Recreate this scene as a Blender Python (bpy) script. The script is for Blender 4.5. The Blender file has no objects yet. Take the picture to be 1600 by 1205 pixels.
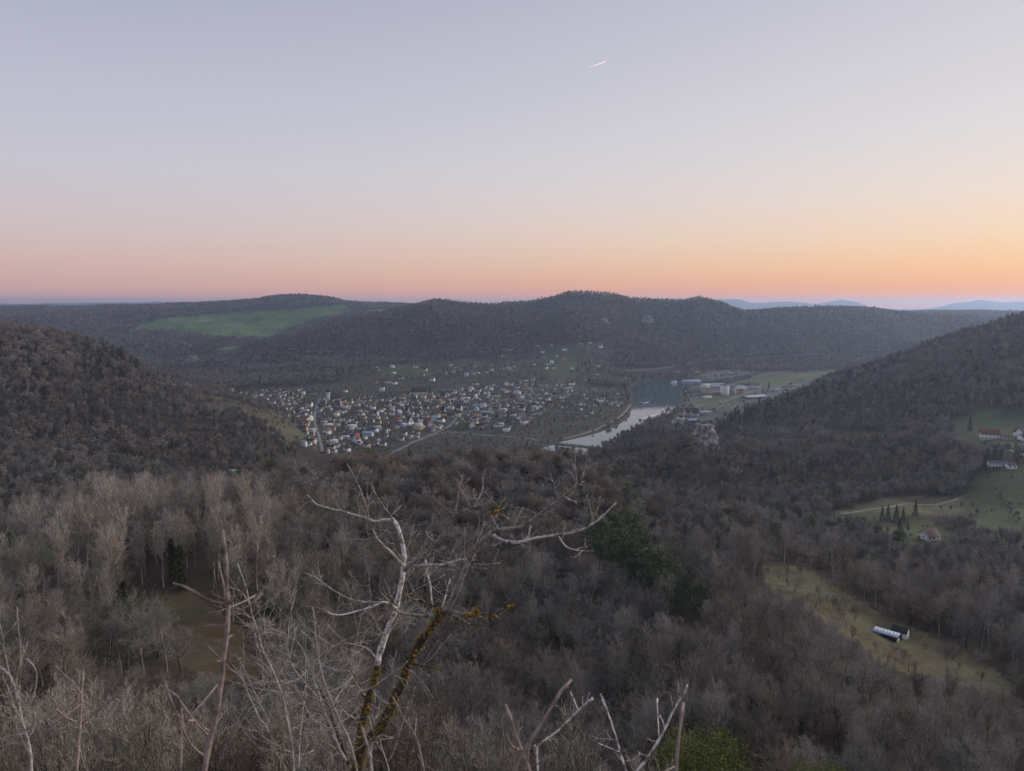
import bpy, math, random
import numpy as np
from mathutils import Vector

sc = bpy.context.scene
R = math.radians
H = 210.0                 # the eye, metres above the river
FPX = 1157.0              # focal length in photograph pixels
PITCH = math.atan((602.5 - 474.0) / FPX)
CP, SP = math.cos(PITCH), math.sin(PITCH)

# ---------------------------------------------------------------- camera
cam_data = bpy.data.cameras.new('camera')
cam = bpy.data.objects.new('camera', cam_data)
sc.collection.objects.link(cam)
cam.location = (0, 0, H)
cam.rotation_euler = (math.pi / 2 - PITCH, 0, 0)
cam_data.sensor_width = 36.0
cam_data.lens = 36.0 * FPX / 1600.0
cam_data.clip_start = 0.1
cam_data.clip_end = 90000
cam_data.dof.use_dof = True
cam_data.dof.focus_distance = 60.0
cam_data.dof.aperture_fstop = 8.0
sc.camera = cam

# ---------------------------------------------------------------- sky and sun (just after sunset, glow beyond the frame's edge)
SUN_AZ = 58.0             # degrees clockwise from the view direction
SKY = 1.0
world = bpy.data.worlds.new('World')
sc.world = world
world.use_nodes = True
nt = world.node_tree
nt.nodes.clear()


def lin(*c):
    return tuple(((x / 255) / 12.92 if x / 255 <= 0.04045 else ((x / 255 + 0.055) / 1.055) ** 2.4) for x in c)


def nd(tree, kind, **kw):
    n = tree.nodes.new(kind)
    for k, v in kw.items():
        setattr(n, k, v)
    return n


def ramp(tree, stops, interp='LINEAR'):
    n = tree.nodes.new('ShaderNodeValToRGB')
    cr = n.color_ramp
    cr.interpolation = interp
    while len(cr.elements) < len(stops):
        cr.elements.new(0.5)
    for e, (p, c) in zip(cr.elements, stops):
        e.position = p
        e.color = (*c, 1)
    return n


def mth(tree, op, a, b=None, clamp=False):
    n = nd(tree, 'ShaderNodeMath', operation=op, use_clamp=clamp)
    for i, x in enumerate((a, b)):
        if x is None:
            continue
        if hasattr(x, 'is_linked'):
            tree.links.new(x, n.inputs[i])
        else:
            n.inputs[i].default_value = x
    return n.outputs[0]


tc = nd(nt, 'ShaderNodeTexCoord')
sep = nd(nt, 'ShaderNodeSeparateXYZ')
nt.links.new(tc.outputs['Generated'], sep.inputs[0])
sx, sy, sz = sep.outputs
# cosine of the azimuth away from the afterglow
hx = mth(nt, 'MULTIPLY', sx, math.sin(R(SUN_AZ)))
hy = mth(nt, 'MULTIPLY', sy, math.cos(R(SUN_AZ)))
hl = mth(nt, 'SQRT', mth(nt, 'ADD', mth(nt, 'ADD', mth(nt, 'MULTIPLY', sx, sx), mth(nt, 'MULTIPLY', sy, sy)), 1e-4))
ca = mth(nt, 'DIVIDE', mth(nt, 'ADD', hx, hy), hl)
g = mth(nt, 'MULTIPLY', mth(nt, 'ADD', ca, 1.0), 0.5)
g2 = mth(nt, 'POWER', g, 3.4, clamp=True)
away = ramp(nt, [(0.0, lin(208, 163, 158)), (0.025, lin(209, 171, 168)), (0.06, lin(206, 182, 182)), (0.10, lin(203, 190, 196)),
                 (0.16, lin(195, 194, 206)), (0.24, lin(184, 187, 204)), (0.36, lin(166, 169, 191)), (1.0, lin(156, 162, 188))])
toward = ramp(nt, [(0.0, lin(255, 148, 84)), (0.02, lin(255, 170, 100)), (0.045, lin(255, 198, 138)), (0.08, lin(250, 215, 178)),
                   (0.13, lin(240, 221, 206)), (0.20, lin(226, 219, 218)), (0.36, lin(203, 202, 213)), (1.0, lin(164, 170, 192))])
for r_ in (away, toward):
    nt.links.new(mth(nt, 'MAXIMUM', sz, 0.0), r_.inputs[0])
mix = nd(nt, 'ShaderNodeMix', data_type='RGBA')
nt.links.new(g2, mix.inputs['Factor'])
nt.links.new(away.outputs[0], mix.inputs[6])
nt.links.new(toward.outputs[0], mix.inputs[7])
nish = nd(nt, 'ShaderNodeTexSky', sky_type='NISHITA', sun_disc=False)
nish.sun_elevation = R(13.0)
nish.sun_rotation = R(SUN_AZ)
nish.altitude = 450
addn = nd(nt, 'ShaderNodeMix', data_type='RGBA', blend_type='ADD')
addn.inputs['Factor'].default_value = 0.004
nt.links.new(mix.outputs[2], addn.inputs[6])
nt.links.new(nish.outputs[0], addn.inputs[7])
bg = nd(nt, 'ShaderNodeBackground')
bg.inputs[1].default_value = SKY
wo = nd(nt, 'ShaderNodeOutputWorld')
nt.links.new(addn.outputs[2], bg.inputs[0])
nt.links.new(bg.outputs[0], wo.inputs[0])

sun_l = bpy.data.lights.new('sun', 'SUN')
sun = bpy.data.objects.new('sun', sun_l)
sc.collection.objects.link(sun)
sun_l.energy = 3.0
sun_l.angle = R(32)
sun_l.color = (1.0, 0.91, 0.82)
_d = Vector((math.sin(R(SUN_AZ)) * math.cos(R(13)), math.cos(R(SUN_AZ)) * math.cos(R(13)), math.sin(R(13))))
sun.rotation_euler = _d.to_track_quat('Z', 'Y').to_euler()

vs = sc.view_settings
vs.view_transform = 'Standard'
vs.look = 'None'
vs.exposure = 0.0
vs.gamma = 1.0
vs.use_curve_mapping = False
cy = sc.cycles
cy.max_bounces = 4
cy.diffuse_bounces = 1
cy.glossy_bounces = 2
cy.transmission_bounces = 2
cy.volume_bounces = 0
cy.transparent_max_bounces = 6
cy.use_denoising = True
cy.use_adaptive_sampling = True
cy.adaptive_threshold = 0.02
cy.volume_step_rate = 10
try:
    cy.denoiser = 'OPENIMAGEDENOISE'
    cy.denoising_input_passes = 'RGB_ALBEDO_NORMAL'
    cy.denoising_prefilter = 'NONE'
except Exception:
    pass

rng = np.random.default_rng(7)
random.seed(7)


# ---------------------------------------------------------------- helpers
def slope(v):
    yd = (v - 602.5) / FPX
    return (-SP - yd * CP) / (CP - yd * SP)


def pix(u, v, y):
    """the point at depth y (metres) seen at photograph pixel u, v"""
    yd = (v - 602.5) / FPX
    dy = CP - yd * SP
    return ((u - 800) / FPX / dy * y, y, H + slope(v) * y)


def proj(x, y, z):
    """photograph pixel of world points (arrays)"""
    dz = z - H
    fwd = y * CP - dz * SP
    up = y * SP + dz * CP
    return 800 + FPX * x / fwd, 602.5 - FPX * up / fwd


def pchip(xs, ys, xq):
    xs = np.asarray(xs, float)
    ys = np.asarray(ys, float)
    h = np.diff(xs)
    d = np.diff(ys) / h
    m = np.zeros_like(ys)
    if len(xs) > 2:
        w1 = 2 * h[1:] + h[:-1]
        w2 = h[1:] + 2 * h[:-1]
        ok = d[:-1] * d[1:] > 0
        dd = np.where(ok, 1, 1)
        with np.errstate(divide='ignore', invalid='ignore'):
            hm = (w1 + w2) / (w1 / np.where(d[:-1] == 0, 1, d[:-1]) + w2 / np.where(d[1:] == 0, 1, d[1:]))
        m[1:-1] = np.where(ok, hm, 0)
    m[0], m[-1] = d[0], d[-1]
    xq = np.clip(xq, xs[0], xs[-1])
    i = np.clip(np.searchsorted(xs, xq, side='right') - 1, 0, len(xs) - 2)
    t = (xq - xs[i]) / h[i]
    return ((1 + 2 * t) * (1 - t) ** 2 * ys[i] + t * (1 - t) ** 2 * h[i] * m[i] + t * t * (3 - 2 * t) * ys[i + 1] + t * t * (t - 1) * h[i] * m[i + 1])


_perm = np.random.default_rng(3).random((256, 256))


def vnoise(x, y):
    xi = np.floor(x).astype(int)
    yi = np.floor(y).astype(int)
    fx = x - xi
    fy = y - yi
    fx = fx * fx * (3 - 2 * fx)
    fy = fy * fy * (3 - 2 * fy)
    a = _perm[xi & 255, yi & 255]
    b = _perm[(xi + 1) & 255, yi & 255]
    c = _perm[xi & 255, (yi + 1) & 255]
    d = _perm[(xi + 1) & 255, (yi + 1) & 255]
    return (a * (1 - fx) + b * fx) * (1 - fy) + (c * (1 - fx) + d * fx) * fy - 0.5


def in_poly(u, v, poly):
    p = np.asarray(poly, float)
    inside = np.zeros(np.shape(u), bool)
    j = len(p) - 1
    for i in range(len(p)):
        yi, yj = p[i, 1], p[j, 1]
        c = ((yi > v) != (yj > v)) & (u < (p[j, 0] - p[i, 0]) * (v - yi) / ((yj - yi) or 1e-9) + p[i, 0])
        inside ^= c
        j = i
    return inside


def poly_dist(x, y, poly):
    p = np.asarray(poly, float)
    best = np.full(np.shape(x), 1e9)
    for i in range(len(p)):
        a, b = p[i - 1], p[i]
        d = b - a
        t = np.clip(((x - a[0]) * d[0] + (y - a[1]) * d[1]) / (d @ d), 0, 1)
        best = np.minimum(best, np.hypot(x - a[0] - t * d[0], y - a[1] - t * d[1]))
    return best


def link(o, parent=None):
    sc.collection.objects.link(o)
    if parent is not None:
        o.parent = parent
    return o


def tag(o, label=None, cat=None, group=None, kind=None):
    if label:
        o['label'] = label
    if cat:
        o['category'] = cat
    if group:
        o['group'] = group
    if kind:
        o['kind'] = kind
    return o


def empty(name, loc, rz=0.0):
    o = bpy.data.objects.new(name, None)
    o.empty_display_size = 0.2
    link(o)
    o.location = loc
    o.rotation_euler = (0, 0, rz)
    return o


def np_mesh(name, verts, tris, mats=(), midx=None, smooth=False):
    me = bpy.data.meshes.new(name)
    verts = np.ascontiguousarray(verts, np.float32)
    tris = np.ascontiguousarray(tris, np.int32)
    k = tris.shape[1]
    me.vertices.add(len(verts))
    me.vertices.foreach_set('co', verts.ravel())
    me.loops.add(tris.size)
    me.loops.foreach_set('vertex_index', tris.ravel())
    me.polygons.add(len(tris))
    me.polygons.foreach_set('loop_start', np.arange(0, tris.size, k, dtype=np.int32))
    me.polygons.foreach_set('loop_total', np.full(len(tris), k, np.int32))
    for m in mats:
        me.materials.append(m)
    if midx is not None:
        me.polygons.foreach_set('material_index', np.ascontiguousarray(midx, np.int32))
    if smooth:
        me.polygons.foreach_set('use_smooth', np.ones(len(tris), bool))
    me.update(calc_edges=True)
    return me


class Geo:
    """collects triangles for one mesh"""

    def __init__(self):
        self.v, self.f, self.m, self.n = [], [], [], 0

    def add(self, v, f, mat=0):
        v = np.asarray(v, float).reshape(-1, 3)
        f = np.asarray(f, int).reshape(-1, 3)
        self.v.append(v)
        self.f.append(f + self.n)
        self.m.append(np.full(len(f), mat))
        self.n += len(v)

    def quad(self, a, b, c, d, mat=0):
        self.add([a, b, c, d], [(0, 1, 2), (0, 2, 3)], mat)

    def box(self, x0, x1, y0, y1, z0, z1, mat=0):
        v = [(x, y, z) for z in (z0, z1) for y in (y0, y1) for x in (x0, x1)]
        q = [(0, 2, 3, 1), (4, 5, 7, 6), (0, 1, 5, 4), (1, 3, 7, 5), (3, 2, 6, 7), (2, 0, 4, 6)]
        self.add(v, [t for a, b, c, d in q for t in ((a, b, c), (a, c, d))], mat)

    def tubes(self, p0, p1, r0, r1, n=5, mat=0):
        """many straight tapered segments at once"""
        p0 = np.asarray(p0, float).reshape(-1, 3)
        p1 = np.asarray(p1, float).reshape(-1, 3)
        r0 = np.broadcast_to(np.asarray(r0, float), len(p0))
        r1 = np.broadcast_to(np.asarray(r1, float), len(p0))
        d = p1 - p0
        d = d / np.maximum(np.linalg.norm(d, axis=1, keepdims=True), 1e-9)
        ref = np.where(np.abs(d[:, 2:3]) > 0.9, [[1.0, 0, 0]], [[0, 0, 1.0]])
        a = np.cross(d, ref)
        a /= np.maximum(np.linalg.norm(a, axis=1, keepdims=True), 1e-9)
        b = np.cross(d, a)
        ang = np.arange(n) * 2 * math.pi / n
        ring = np.cos(ang)[None, :, None] * a[:, None, :] + np.sin(ang)[None, :, None] * b[:, None, :]
        v0 = p0[:, None, :] + ring * r0[:, None, None]
        v1 = p1[:, None, :] + ring * r1[:, None, None]
        v = np.concatenate([v0, v1], axis=1)
        i = np.arange(n)
        j = (i + 1) % n
        f = np.concatenate([np.stack([i, j, j + n], 1), np.stack([i, j + n, i + n], 1)])
        off = (np.arange(len(p0)) * 2 * n)[:, None, None]
        self.add(v.reshape(-1, 3), (f[None] + off).reshape(-1, 3), mat)

    def path(self, pts, radii, n=6, mat=0, cap=True):
        """one continuous tapered tube along a polyline"""
        p = np.asarray(pts, float)
        r = np.asarray(radii, float)
        t = np.gradient(p, axis=0)
        t /= np.maximum(np.linalg.norm(t, axis=1, keepdims=True), 1e-9)
        a = np.cross(t[0], (0.3, 0.9, 0.2))
        vs_ = []
        for k in range(len(p)):
            a = a - t[k] * (a @ t[k])
            a /= max(np.linalg.norm(a), 1e-9)
            b = np.cross(t[k], a)
            for q in range(n):
                w = 2 * math.pi * q / n
                vs_.append(p[k] + r[k] * (math.cos(w) * a + math.sin(w) * b))
        f = []
        for k in range(len(p) - 1):
            for q in range(n):
                q2 = (q + 1) % n
                f += [(k * n + q, k * n + q2, (k + 1) * n + q2), (k * n + q, (k + 1) * n + q2, (k + 1) * n + q)]
        if cap:
            vs_ += [p[0], p[-1]]
            c0, c1 = len(vs_) - 2, len(vs_) - 1
            e = (len(p) - 1) * n
            for q in range(n):
                q2 = (q + 1) % n
                f += [(c0, q2, q), (c1, e + q, e + q2)]
        self.add(vs_, f, mat)

    def blades(self, p0, d, w, mat=0, rs=None):
        """tapered flat twigs: one triangle each"""
        p0 = np.asarray(p0, float).reshape(-1, 3)
        d = np.asarray(d, float).reshape(-1, 3)
        rs = rs or rng
        s = np.cross(d, rs.normal(size=d.shape))
        s /= np.maximum(np.linalg.norm(s, axis=1, keepdims=True), 1e-9)
        w = np.broadcast_to(np.asarray(w, float), len(p0))[:, None]
        v = np.stack([p0 - s * w / 2, p0 + s * w / 2, p0 + d], 1).reshape(-1, 3)
        self.add(v, np.arange(len(v)).reshape(-1, 3), mat)

    def mesh(self, name, mats, smooth=False):
        v = np.concatenate(self.v)
        f = np.concatenate(self.f)
        return np_mesh(name, v, f, mats, np.concatenate(self.m), smooth)

    def obj(self, name, mats, parent=None, smooth=False):
        mats = mats if isinstance(mats, (list, tuple)) else [mats]
        return link(bpy.data.objects.new(name, self.mesh(name, mats, smooth)), parent)


# ---------------------------------------------------------------- materials
def material(name, col, rough=0.9, var=0.0, scale=1.0, col2=None, rand=0.0, bump=0.0, metal=0.0, spec=0.2, coords='Object', detail=4.0):
    """principled surface whose colour wanders between col and col2 with noise, and from copy to copy with rand"""
    m = bpy.data.materials.new(name)
    m.use_nodes = True
    t = m.node_tree
    b = t.nodes['Principled BSDF']
    b.inputs['Roughness'].default_value = rough
    b.inputs['Metallic'].default_value = metal
    b.inputs['Specular IOR Level'].default_value = spec
    tcn = nd(t, 'ShaderNodeTexCoord')
    no = nd(t, 'ShaderNodeTexNoise')
    no.inputs['Scale'].default_value = scale
    no.inputs['Detail'].default_value = detail
    t.links.new(tcn.outputs[coords], no.inputs['Vector'])
    c2 = col2 or tuple(x * (1 - var) for x in col)
    rp = ramp(t, [(0.32, col), (0.68, c2)])
    t.links.new(no.outputs[0], rp.inputs[0])
    out = rp.outputs[0]
    if rand:
        oi = nd(t, 'ShaderNodeObjectInfo')
        hsv = nd(t, 'ShaderNodeHueSaturation')
        t.links.new(out, hsv.inputs['Color'])
        t.links.new(mth(t, 'ADD', mth(t, 'MULTIPLY', oi.outputs['Random'], rand * 2), 1 - rand), hsv.inputs['Value'])
        r2 = mth(t, 'FRACT', mth(t, 'MULTIPLY', oi.outputs['Random'], 37.7))
        t.links.new(mth(t, 'ADD', mth(t, 'MULTIPLY', r2, 0.05 * rand), 0.5 - 0.025 * rand), hsv.inputs['Hue'])
        r3 = mth(t, 'FRACT', mth(t, 'MULTIPLY', oi.outputs['Random'], 91.3))
        t.links.new(mth(t, 'ADD', mth(t, 'MULTIPLY', r3, rand * 1.2), 1 - rand * 0.6), hsv.inputs['Saturation'])
        out = hsv.outputs[0]
    t.links.new(out, b.inputs['Base Color'])
    if bump:
        bp = nd(t, 'ShaderNodeBump')
        bp.inputs['Strength'].default_value = bump
        t.links.new(no.outputs[0], bp.inputs['Height'])
        t.links.new(bp.outputs[0], b.inputs['Normal'])
    return m


M = {}
M['twig'] = material('bare_twigs', (0.32, 0.288, 0.242), col2=(0.195, 0.172, 0.145), scale=0.4, rand=0.5)
M['twig_pale'] = material('pale_twigs', (0.43, 0.375, 0.315), col2=(0.32, 0.278, 0.235), scale=0.4, rand=0.3)
M['twig_far'] = material('far_twigs', (0.30, 0.255, 0.205), col2=(0.22, 0.185, 0.15), scale=0.05, rand=0.32)
M['bark'] = material('tree_bark', (0.15, 0.132, 0.112), col2=(0.055, 0.048, 0.04), scale=2.0, rand=0.5)
M['far_red'] = material('far_twigs_reddish', (0.305, 0.25, 0.20), col2=(0.22, 0.182, 0.147), scale=0.05, rand=0.3)
M['far_grey'] = material('far_twigs_grey', (0.34, 0.315, 0.275), col2=(0.25, 0.23, 0.20), scale=0.05, rand=0.3)
M['far_dark'] = material('far_twigs_dark', (0.22, 0.20, 0.16), col2=(0.15, 0.14, 0.115), scale=0.05, rand=0.3)
M['bark_pale'] = material('pale_tree_bark', (0.34, 0.30, 0.265), col2=(0.13, 0.115, 0.10), scale=2.0, rand=0.4)
M['twig_red'] = material('reddish_twigs', (0.31, 0.25, 0.198), col2=(0.19, 0.157, 0.127), scale=0.4, rand=0.4)
M['twig_grey'] = material('grey_twigs', (0.31, 0.295, 0.27), col2=(0.19, 0.18, 0.165), scale=0.4, rand=0.4)
M['ivy'] = material('ivy_leaves', (0.035, 0.055, 0.016), col2=(0.06, 0.085, 0.03), scale=1.5)
M['pine'] = material('pine_needles', (0.07, 0.10, 0.045), col2=(0.14, 0.165, 0.08), scale=0.7, rand=0.25)
M['pine_far'] = material('dark_needles', (0.036, 0.052, 0.034), col2=(0.055, 0.07, 0.045), scale=0.3, rand=0.3)
M['box'] = material('yellow_green_leaves', (0.18, 0.195, 0.045), col2=(0.08, 0.095, 0.022), scale=0.9)
M['willow'] = material('budding_leaves', (0.20, 0.18, 0.05), col2=(0.13, 0.12, 0.04), scale=0.5)

# ---------------------------------------------------------------- terrain: ridges, slopes and valley floors, (column, distance, height)
KN = [
    # brow of the lookout
    [(-700, 2, 208), (2300, 2, 208)],
    [(-700, 30, 190), (0, 30, 189), (600, 30, 187.5), (900, 30, 183), (1600, 30, 181), (2300, 30, 180)],
    # slope below the lookout
    [(-700, 95, 155), (0, 95, 150), (300, 95, 148), (500, 100, 142), (700, 108, 130), (900, 110, 125), (1200, 110, 125), (1600, 110, 121), (2300, 110, 110)],
    # bench and clearings
    [(-700, 150, 145), (0, 150, 142), (300, 150, 141), (450, 165, 134), (600, 190, 118), (800, 190, 112), (1000, 200, 114), (1200, 212, 118), (1400, 222, 105), (1600, 205, 97), (2300, 200, 85)],
    # crest of the spur
    [(-700, 215, 142), (0, 215, 138), (300, 225, 138), (420, 270, 134), (500, 330, 131), (600, 360, 129), (700, 365, 129), (800, 370, 121), (900, 380, 117), (1000, 380, 104), (1100, 380, 98), (1200, 370, 91), (1300, 350, 87), (1400, 340, 85), (1500, 330, 84), (1600, 310, 82), (2300, 300, 75)],
    # side valley behind it
    [(-700, 430, 85), (0, 440, 75), (300, 470, 66), (500, 560, 50), (700, 600, 40), (1000, 600, 33), (1200, 570, 40), (1400, 530, 51), (1500, 500, 53), (1600, 490, 60), (2300, 480, 80)],
    # low wooded knoll
    [(-700, 600, 100), (0, 610, 82), (300, 640, 55), (400, 660, 44), (500, 700, 28), (700, 760, 14), (880, 820, 14), (950, 850, 28), (1030, 830, 44), (1090, 800, 60), (1130, 800, 54), (1200, 800, 42), (1300, 780, 44), (1400, 750, 47), (1500, 680, 50), (1560, 690, 61), (1650, 700, 63), (2300, 700, 100)],
    [(-700, 850, 165), (0, 850, 126), (200, 850, 96), (300, 860, 70), (400, 870, 48), (480, 900, 20), (600, 930, 8), (900, 960, 5), (1090, 960, 16), (1200, 920, 34), (1300, 900, 44), (1400, 880, 56), (1500, 870, 64), (1600, 900, 74), (1800, 900, 120), (2300, 900, 170)],
    # hills on either side of the valley
    [(-700, 1120, 235), (-200, 1110, 195), (0, 1100, 170), (100, 1100, 158), (200, 1090, 132), (250, 1085, 100), (290, 1080, 81), (360, 1080, 71), (440, 1060, 42), (480, 1050, 20), (530, 1060, 8), (700, 1150, 5), (1060, 1230, 5), (1095, 1230, 9), (1130, 1240, 18), (1200, 1290, 31), (1300, 1340, 60), (1400, 1350, 97), (1500, 1350, 147), (1600, 1350, 188), (1800, 1350, 245), (2300, 1350, 290)],
    [(-700, 1500, 120), (0, 1500, 70), (200, 1500, 38), (300, 1480, 24), (400, 1450, 16), (500, 1450, 9), (800, 1500, 6), (1100, 1550, 4), (1250, 1600, 4), (1400, 1700, 24), (1600, 1750, 90), (2300, 1800, 150)],
    [(-700, 1950, 70), (0, 1950, 35), (200, 1900, 22), (380, 1850, 15), (500, 1800, 16), (700, 1800, 15), (900, 1800, 13), (1000, 1850, 5), (1250, 2000, 4), (1400, 2050, 6), (1600, 2100, 20), (2300, 2100, 80)],
    # foot of the long ridge
    [(-700, 2300, 80), (0, 2250, 45), (200, 2200, 25), (350, 2100, 15), (400, 2130, 18), (500, 2150, 34), (700, 2180, 38), (900, 2200, 38), (980, 2230, 18), (1100, 2250, 14), (1250, 2270, 6), (1400, 2300, 10), (1600, 2350, 20), (2300, 2400, 60)],
    # crest of the long ridge
    [(-700, 2700, 110), (0, 2650, 70), (200, 2550, 36), (340, 2350, 22), (380, 2380, 20), (400, 2480, 30), (450, 2640, 76), (500, 2750, 107), (550, 2850, 133), (600, 2940, 162), (640, 2990, 190), (685, 3000, 214), (720, 3010, 198), (780, 3020, 187), (850, 3040, 208), (900, 3050, 237), (950, 3060, 229), (1000, 3070, 204), (1060, 3090, 199), (1090, 3100, 217), (1120, 3100, 211), (1160, 3120, 184), (1250, 3170, 174), (1330, 3200, 178), (1400, 3250, 162), (1450, 3280, 148), (1600, 3300, 140), (2300, 3300, 150)],
    [(-700, 3250, 120), (0, 3250, 96), (200, 3200, 76), (300, 3200, 68), (400, 3150, 52), (450, 3250, 70), (500, 3350, 92), (600, 3560, 150), (700, 3600, 150), (900, 3650, 150), (1200, 3700, 150), (1600, 3800, 130), (2300, 3800, 130)],
    # plateau edge
    [(-700, 4200, 180), (0, 4150, 176), (150, 4150, 177), (250, 4150, 184), (350, 4200, 207), (400, 4220, 222), (440, 4250, 250), (470, 4250, 253), (515, 4250, 248), (545, 4250, 222), (580, 4250, 208), (640, 4250, 193), (720, 4300, 160), (1000, 4300, 150), (2300, 4300, 140)],
    [(-700, 5600, 140), (400, 5600, 150), (800, 5600, 140), (2300, 5600, 120)],
    [(-700, 8800, 175), (0, 9000, 178), (100, 9000, 182), (180, 9000, 170), (300, 9000, 150), (800, 9000, 120), (1100, 9000, 110), (1350, 9000, 100), (1440, 9000, 118), (1600, 9000, 110), (2300, 9000, 120)],
    [(-700, 12500, 60), (2300, 12500, 20)],
    [(-700, 16500, 190), (0, 16500, 195), (100, 16500, 205), (180, 16500, 226), (260, 16500, 232), (330, 16500, 205), (450, 16500, 150), (900, 16500, 100), (1080, 16500, 275), (1125, 16500, 292), (1150, 16500, 284), (1170, 16500, 215), (1190, 16500, 218), (1215, 16500, 246), (1245, 16500, 230), (1268, 16500, 190), (1290, 16500, 240), (1310, 16500, 276), (1328, 16500, 256), (1350, 16500, 140), (1390, 16500, 80), (1425, 16500, 72), (1455, 16500, 110), (1480, 16500, 200), (1505, 16500, 245), (1522, 16500, 275), (1533, 16500, 255), (1560, 16500, 225), (1580, 16500, 245), (1600, 16500, 235), (1700, 16500, 150), (2300, 16500, 150)],
    [(-700, 18500, -40), (2300, 18500, -40)],
]
cc = np.concatenate([np.arange(-700, -100, 20), np.arange(-100, 1700, 4), np.arange(1700, 2301, 20)]).astype(float)
yy = np.concatenate([[2, 4, 7, 11, 16, 22], 30 * 1.0118 ** np.arange(0, 571)])
yy = yy[yy < 18500]
TT = (cc - 800) / FPX / 0.9939
APEX = 8.0
KY = np.stack([pchip([p[0] for p in k], [p[1] for p in k], cc) for k in KN], 1)
KZ = np.stack([pchip([p[0] for p in k], [p[2] for p in k], cc) for k in KN], 1)
ZT = np.stack([pchip(KY[i], KZ[i], yy) for i in range(len(cc))], 0)      # [column, row]
XX = TT[:, None] * (yy[None, :] + APEX)
YY = np.broadcast_to(yy[None, :], XX.shape)
rough_amt = np.clip((ZT - 12) / 40, 0, 1) * np.clip((YY - 60) / 300, 0, 1)
ZT = ZT + rough_amt * (vnoise(XX / 240 + 7, YY / 240) * 34 * np.clip(YY / 1500, 0, 1) + vnoise(XX / 95, YY / 95 + 31) * 9 * np.clip(YY / 1200, 0.3, 1)
                       + vnoise(XX / 38, YY / 38) * 4.0) + np.clip(YY / 60, 0, 1) * vnoise(XX / 14, YY / 14) * 0.9

# river bed, cut along the banks
RIVER_PX = [(700, 775), (760, 735), (838, 704), (872, 692), (925, 680), (962, 667), (984, 652), (990, 625), (986, 605), (1000, 596), (1055, 594.5), (1112, 595.5), (1140, 589), (1178, 584),
            (1172, 589), (1148, 597), (1122, 602), (1078, 603), (1060, 610), (1064, 630), (1049, 647), (1016, 660), (986, 674), (960, 690), (925, 708), (866, 740), (790, 790)]
RIVER = [(lambda s: (pix(u, v, -H / s)[0], -H / s))(slope(v)) for u, v in RIVER_PX]
near = (YY > 500) & (YY < 2500)
rd = np.full(XX.shape, 1e6)
rd[near] = poly_dist(XX[near], YY[near], RIVER)
ins = np.zeros(XX.shape, bool)
ins[near] = in_poly(XX[near], YY[near], RIVER)
ZT = np.where(ins, -np.minimum(3.0, 0.25 * rd), np.where(rd < 120, np.minimum(ZT, 0.05 + 0.10 * rd + np.maximum(0, rd - 35) * 0.8), np.where(YY < 2600, np.maximum(ZT, 1.5), ZT)))


def ground(x, y):
    """terrain height under world points"""
    x = np.asarray(x, float)
    y = np.asarray(y, float)
    c = np.clip(x / (y + APEX) * FPX * 0.9939 + 800, cc[0], cc[-1] - 1e-3)
    i = np.clip(np.searchsorted(cc, c, side='right') - 1, 0, len(cc) - 2)
    j = np.clip(np.searchsorted(yy, np.clip(y, yy[0], yy[-1] - 1e-3), side='right') - 1, 0, len(yy) - 2)
    a = (c - cc[i]) / (cc[i + 1] - cc[i])
    b = np.clip((y - yy[j]) / (yy[j + 1] - yy[j]), 0, 1)
    return (ZT[i, j] * (1 - a) + ZT[i + 1, j] * a) * (1 - b) + (ZT[i, j + 1] * (1 - a) + ZT[i + 1, j + 1] * a) * b


# highest ground slope met on the way out along each column: what can be seen
SL = (ZT - H) / YY
HOR = np.maximum.accumulate(SL, axis=1)
HOR = np.concatenate([np.full((len(cc), 1), -9.0), HOR[:, :-1]], 1)


def seen(x, y, ztop, slack=6.0):
    c = np.clip(x / (y + APEX) * FPX * 0.9939 + 800, cc[0], cc[-1] - 1e-3)
    i = np.clip(np.searchsorted(cc, c) - 1, 0, len(cc) - 2)
    j = np.clip(np.searchsorted(yy, y * 0.985) - 1, 0, len(yy) - 2)
    return (ztop + slack - H) / y > HOR[i, j]


def on_ground(u, v, y0, y1):
    """first terrain point met along the ray of pixel u, v between depths y0 and y1"""
    ys = np.linspace(y0, y1, 900)
    yd = (v - 602.5) / FPX
    xs = (u - 800) / FPX / (CP - yd * SP) * ys
    zr = H + slope(v) * ys
    below = np.nonzero(zr <= ground(xs, ys))[0]
    k = below[0] if len(below) else len(ys) - 1
    return float(xs[k]), float(ys[k]), float(ground(xs[k], ys[k]))


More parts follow.
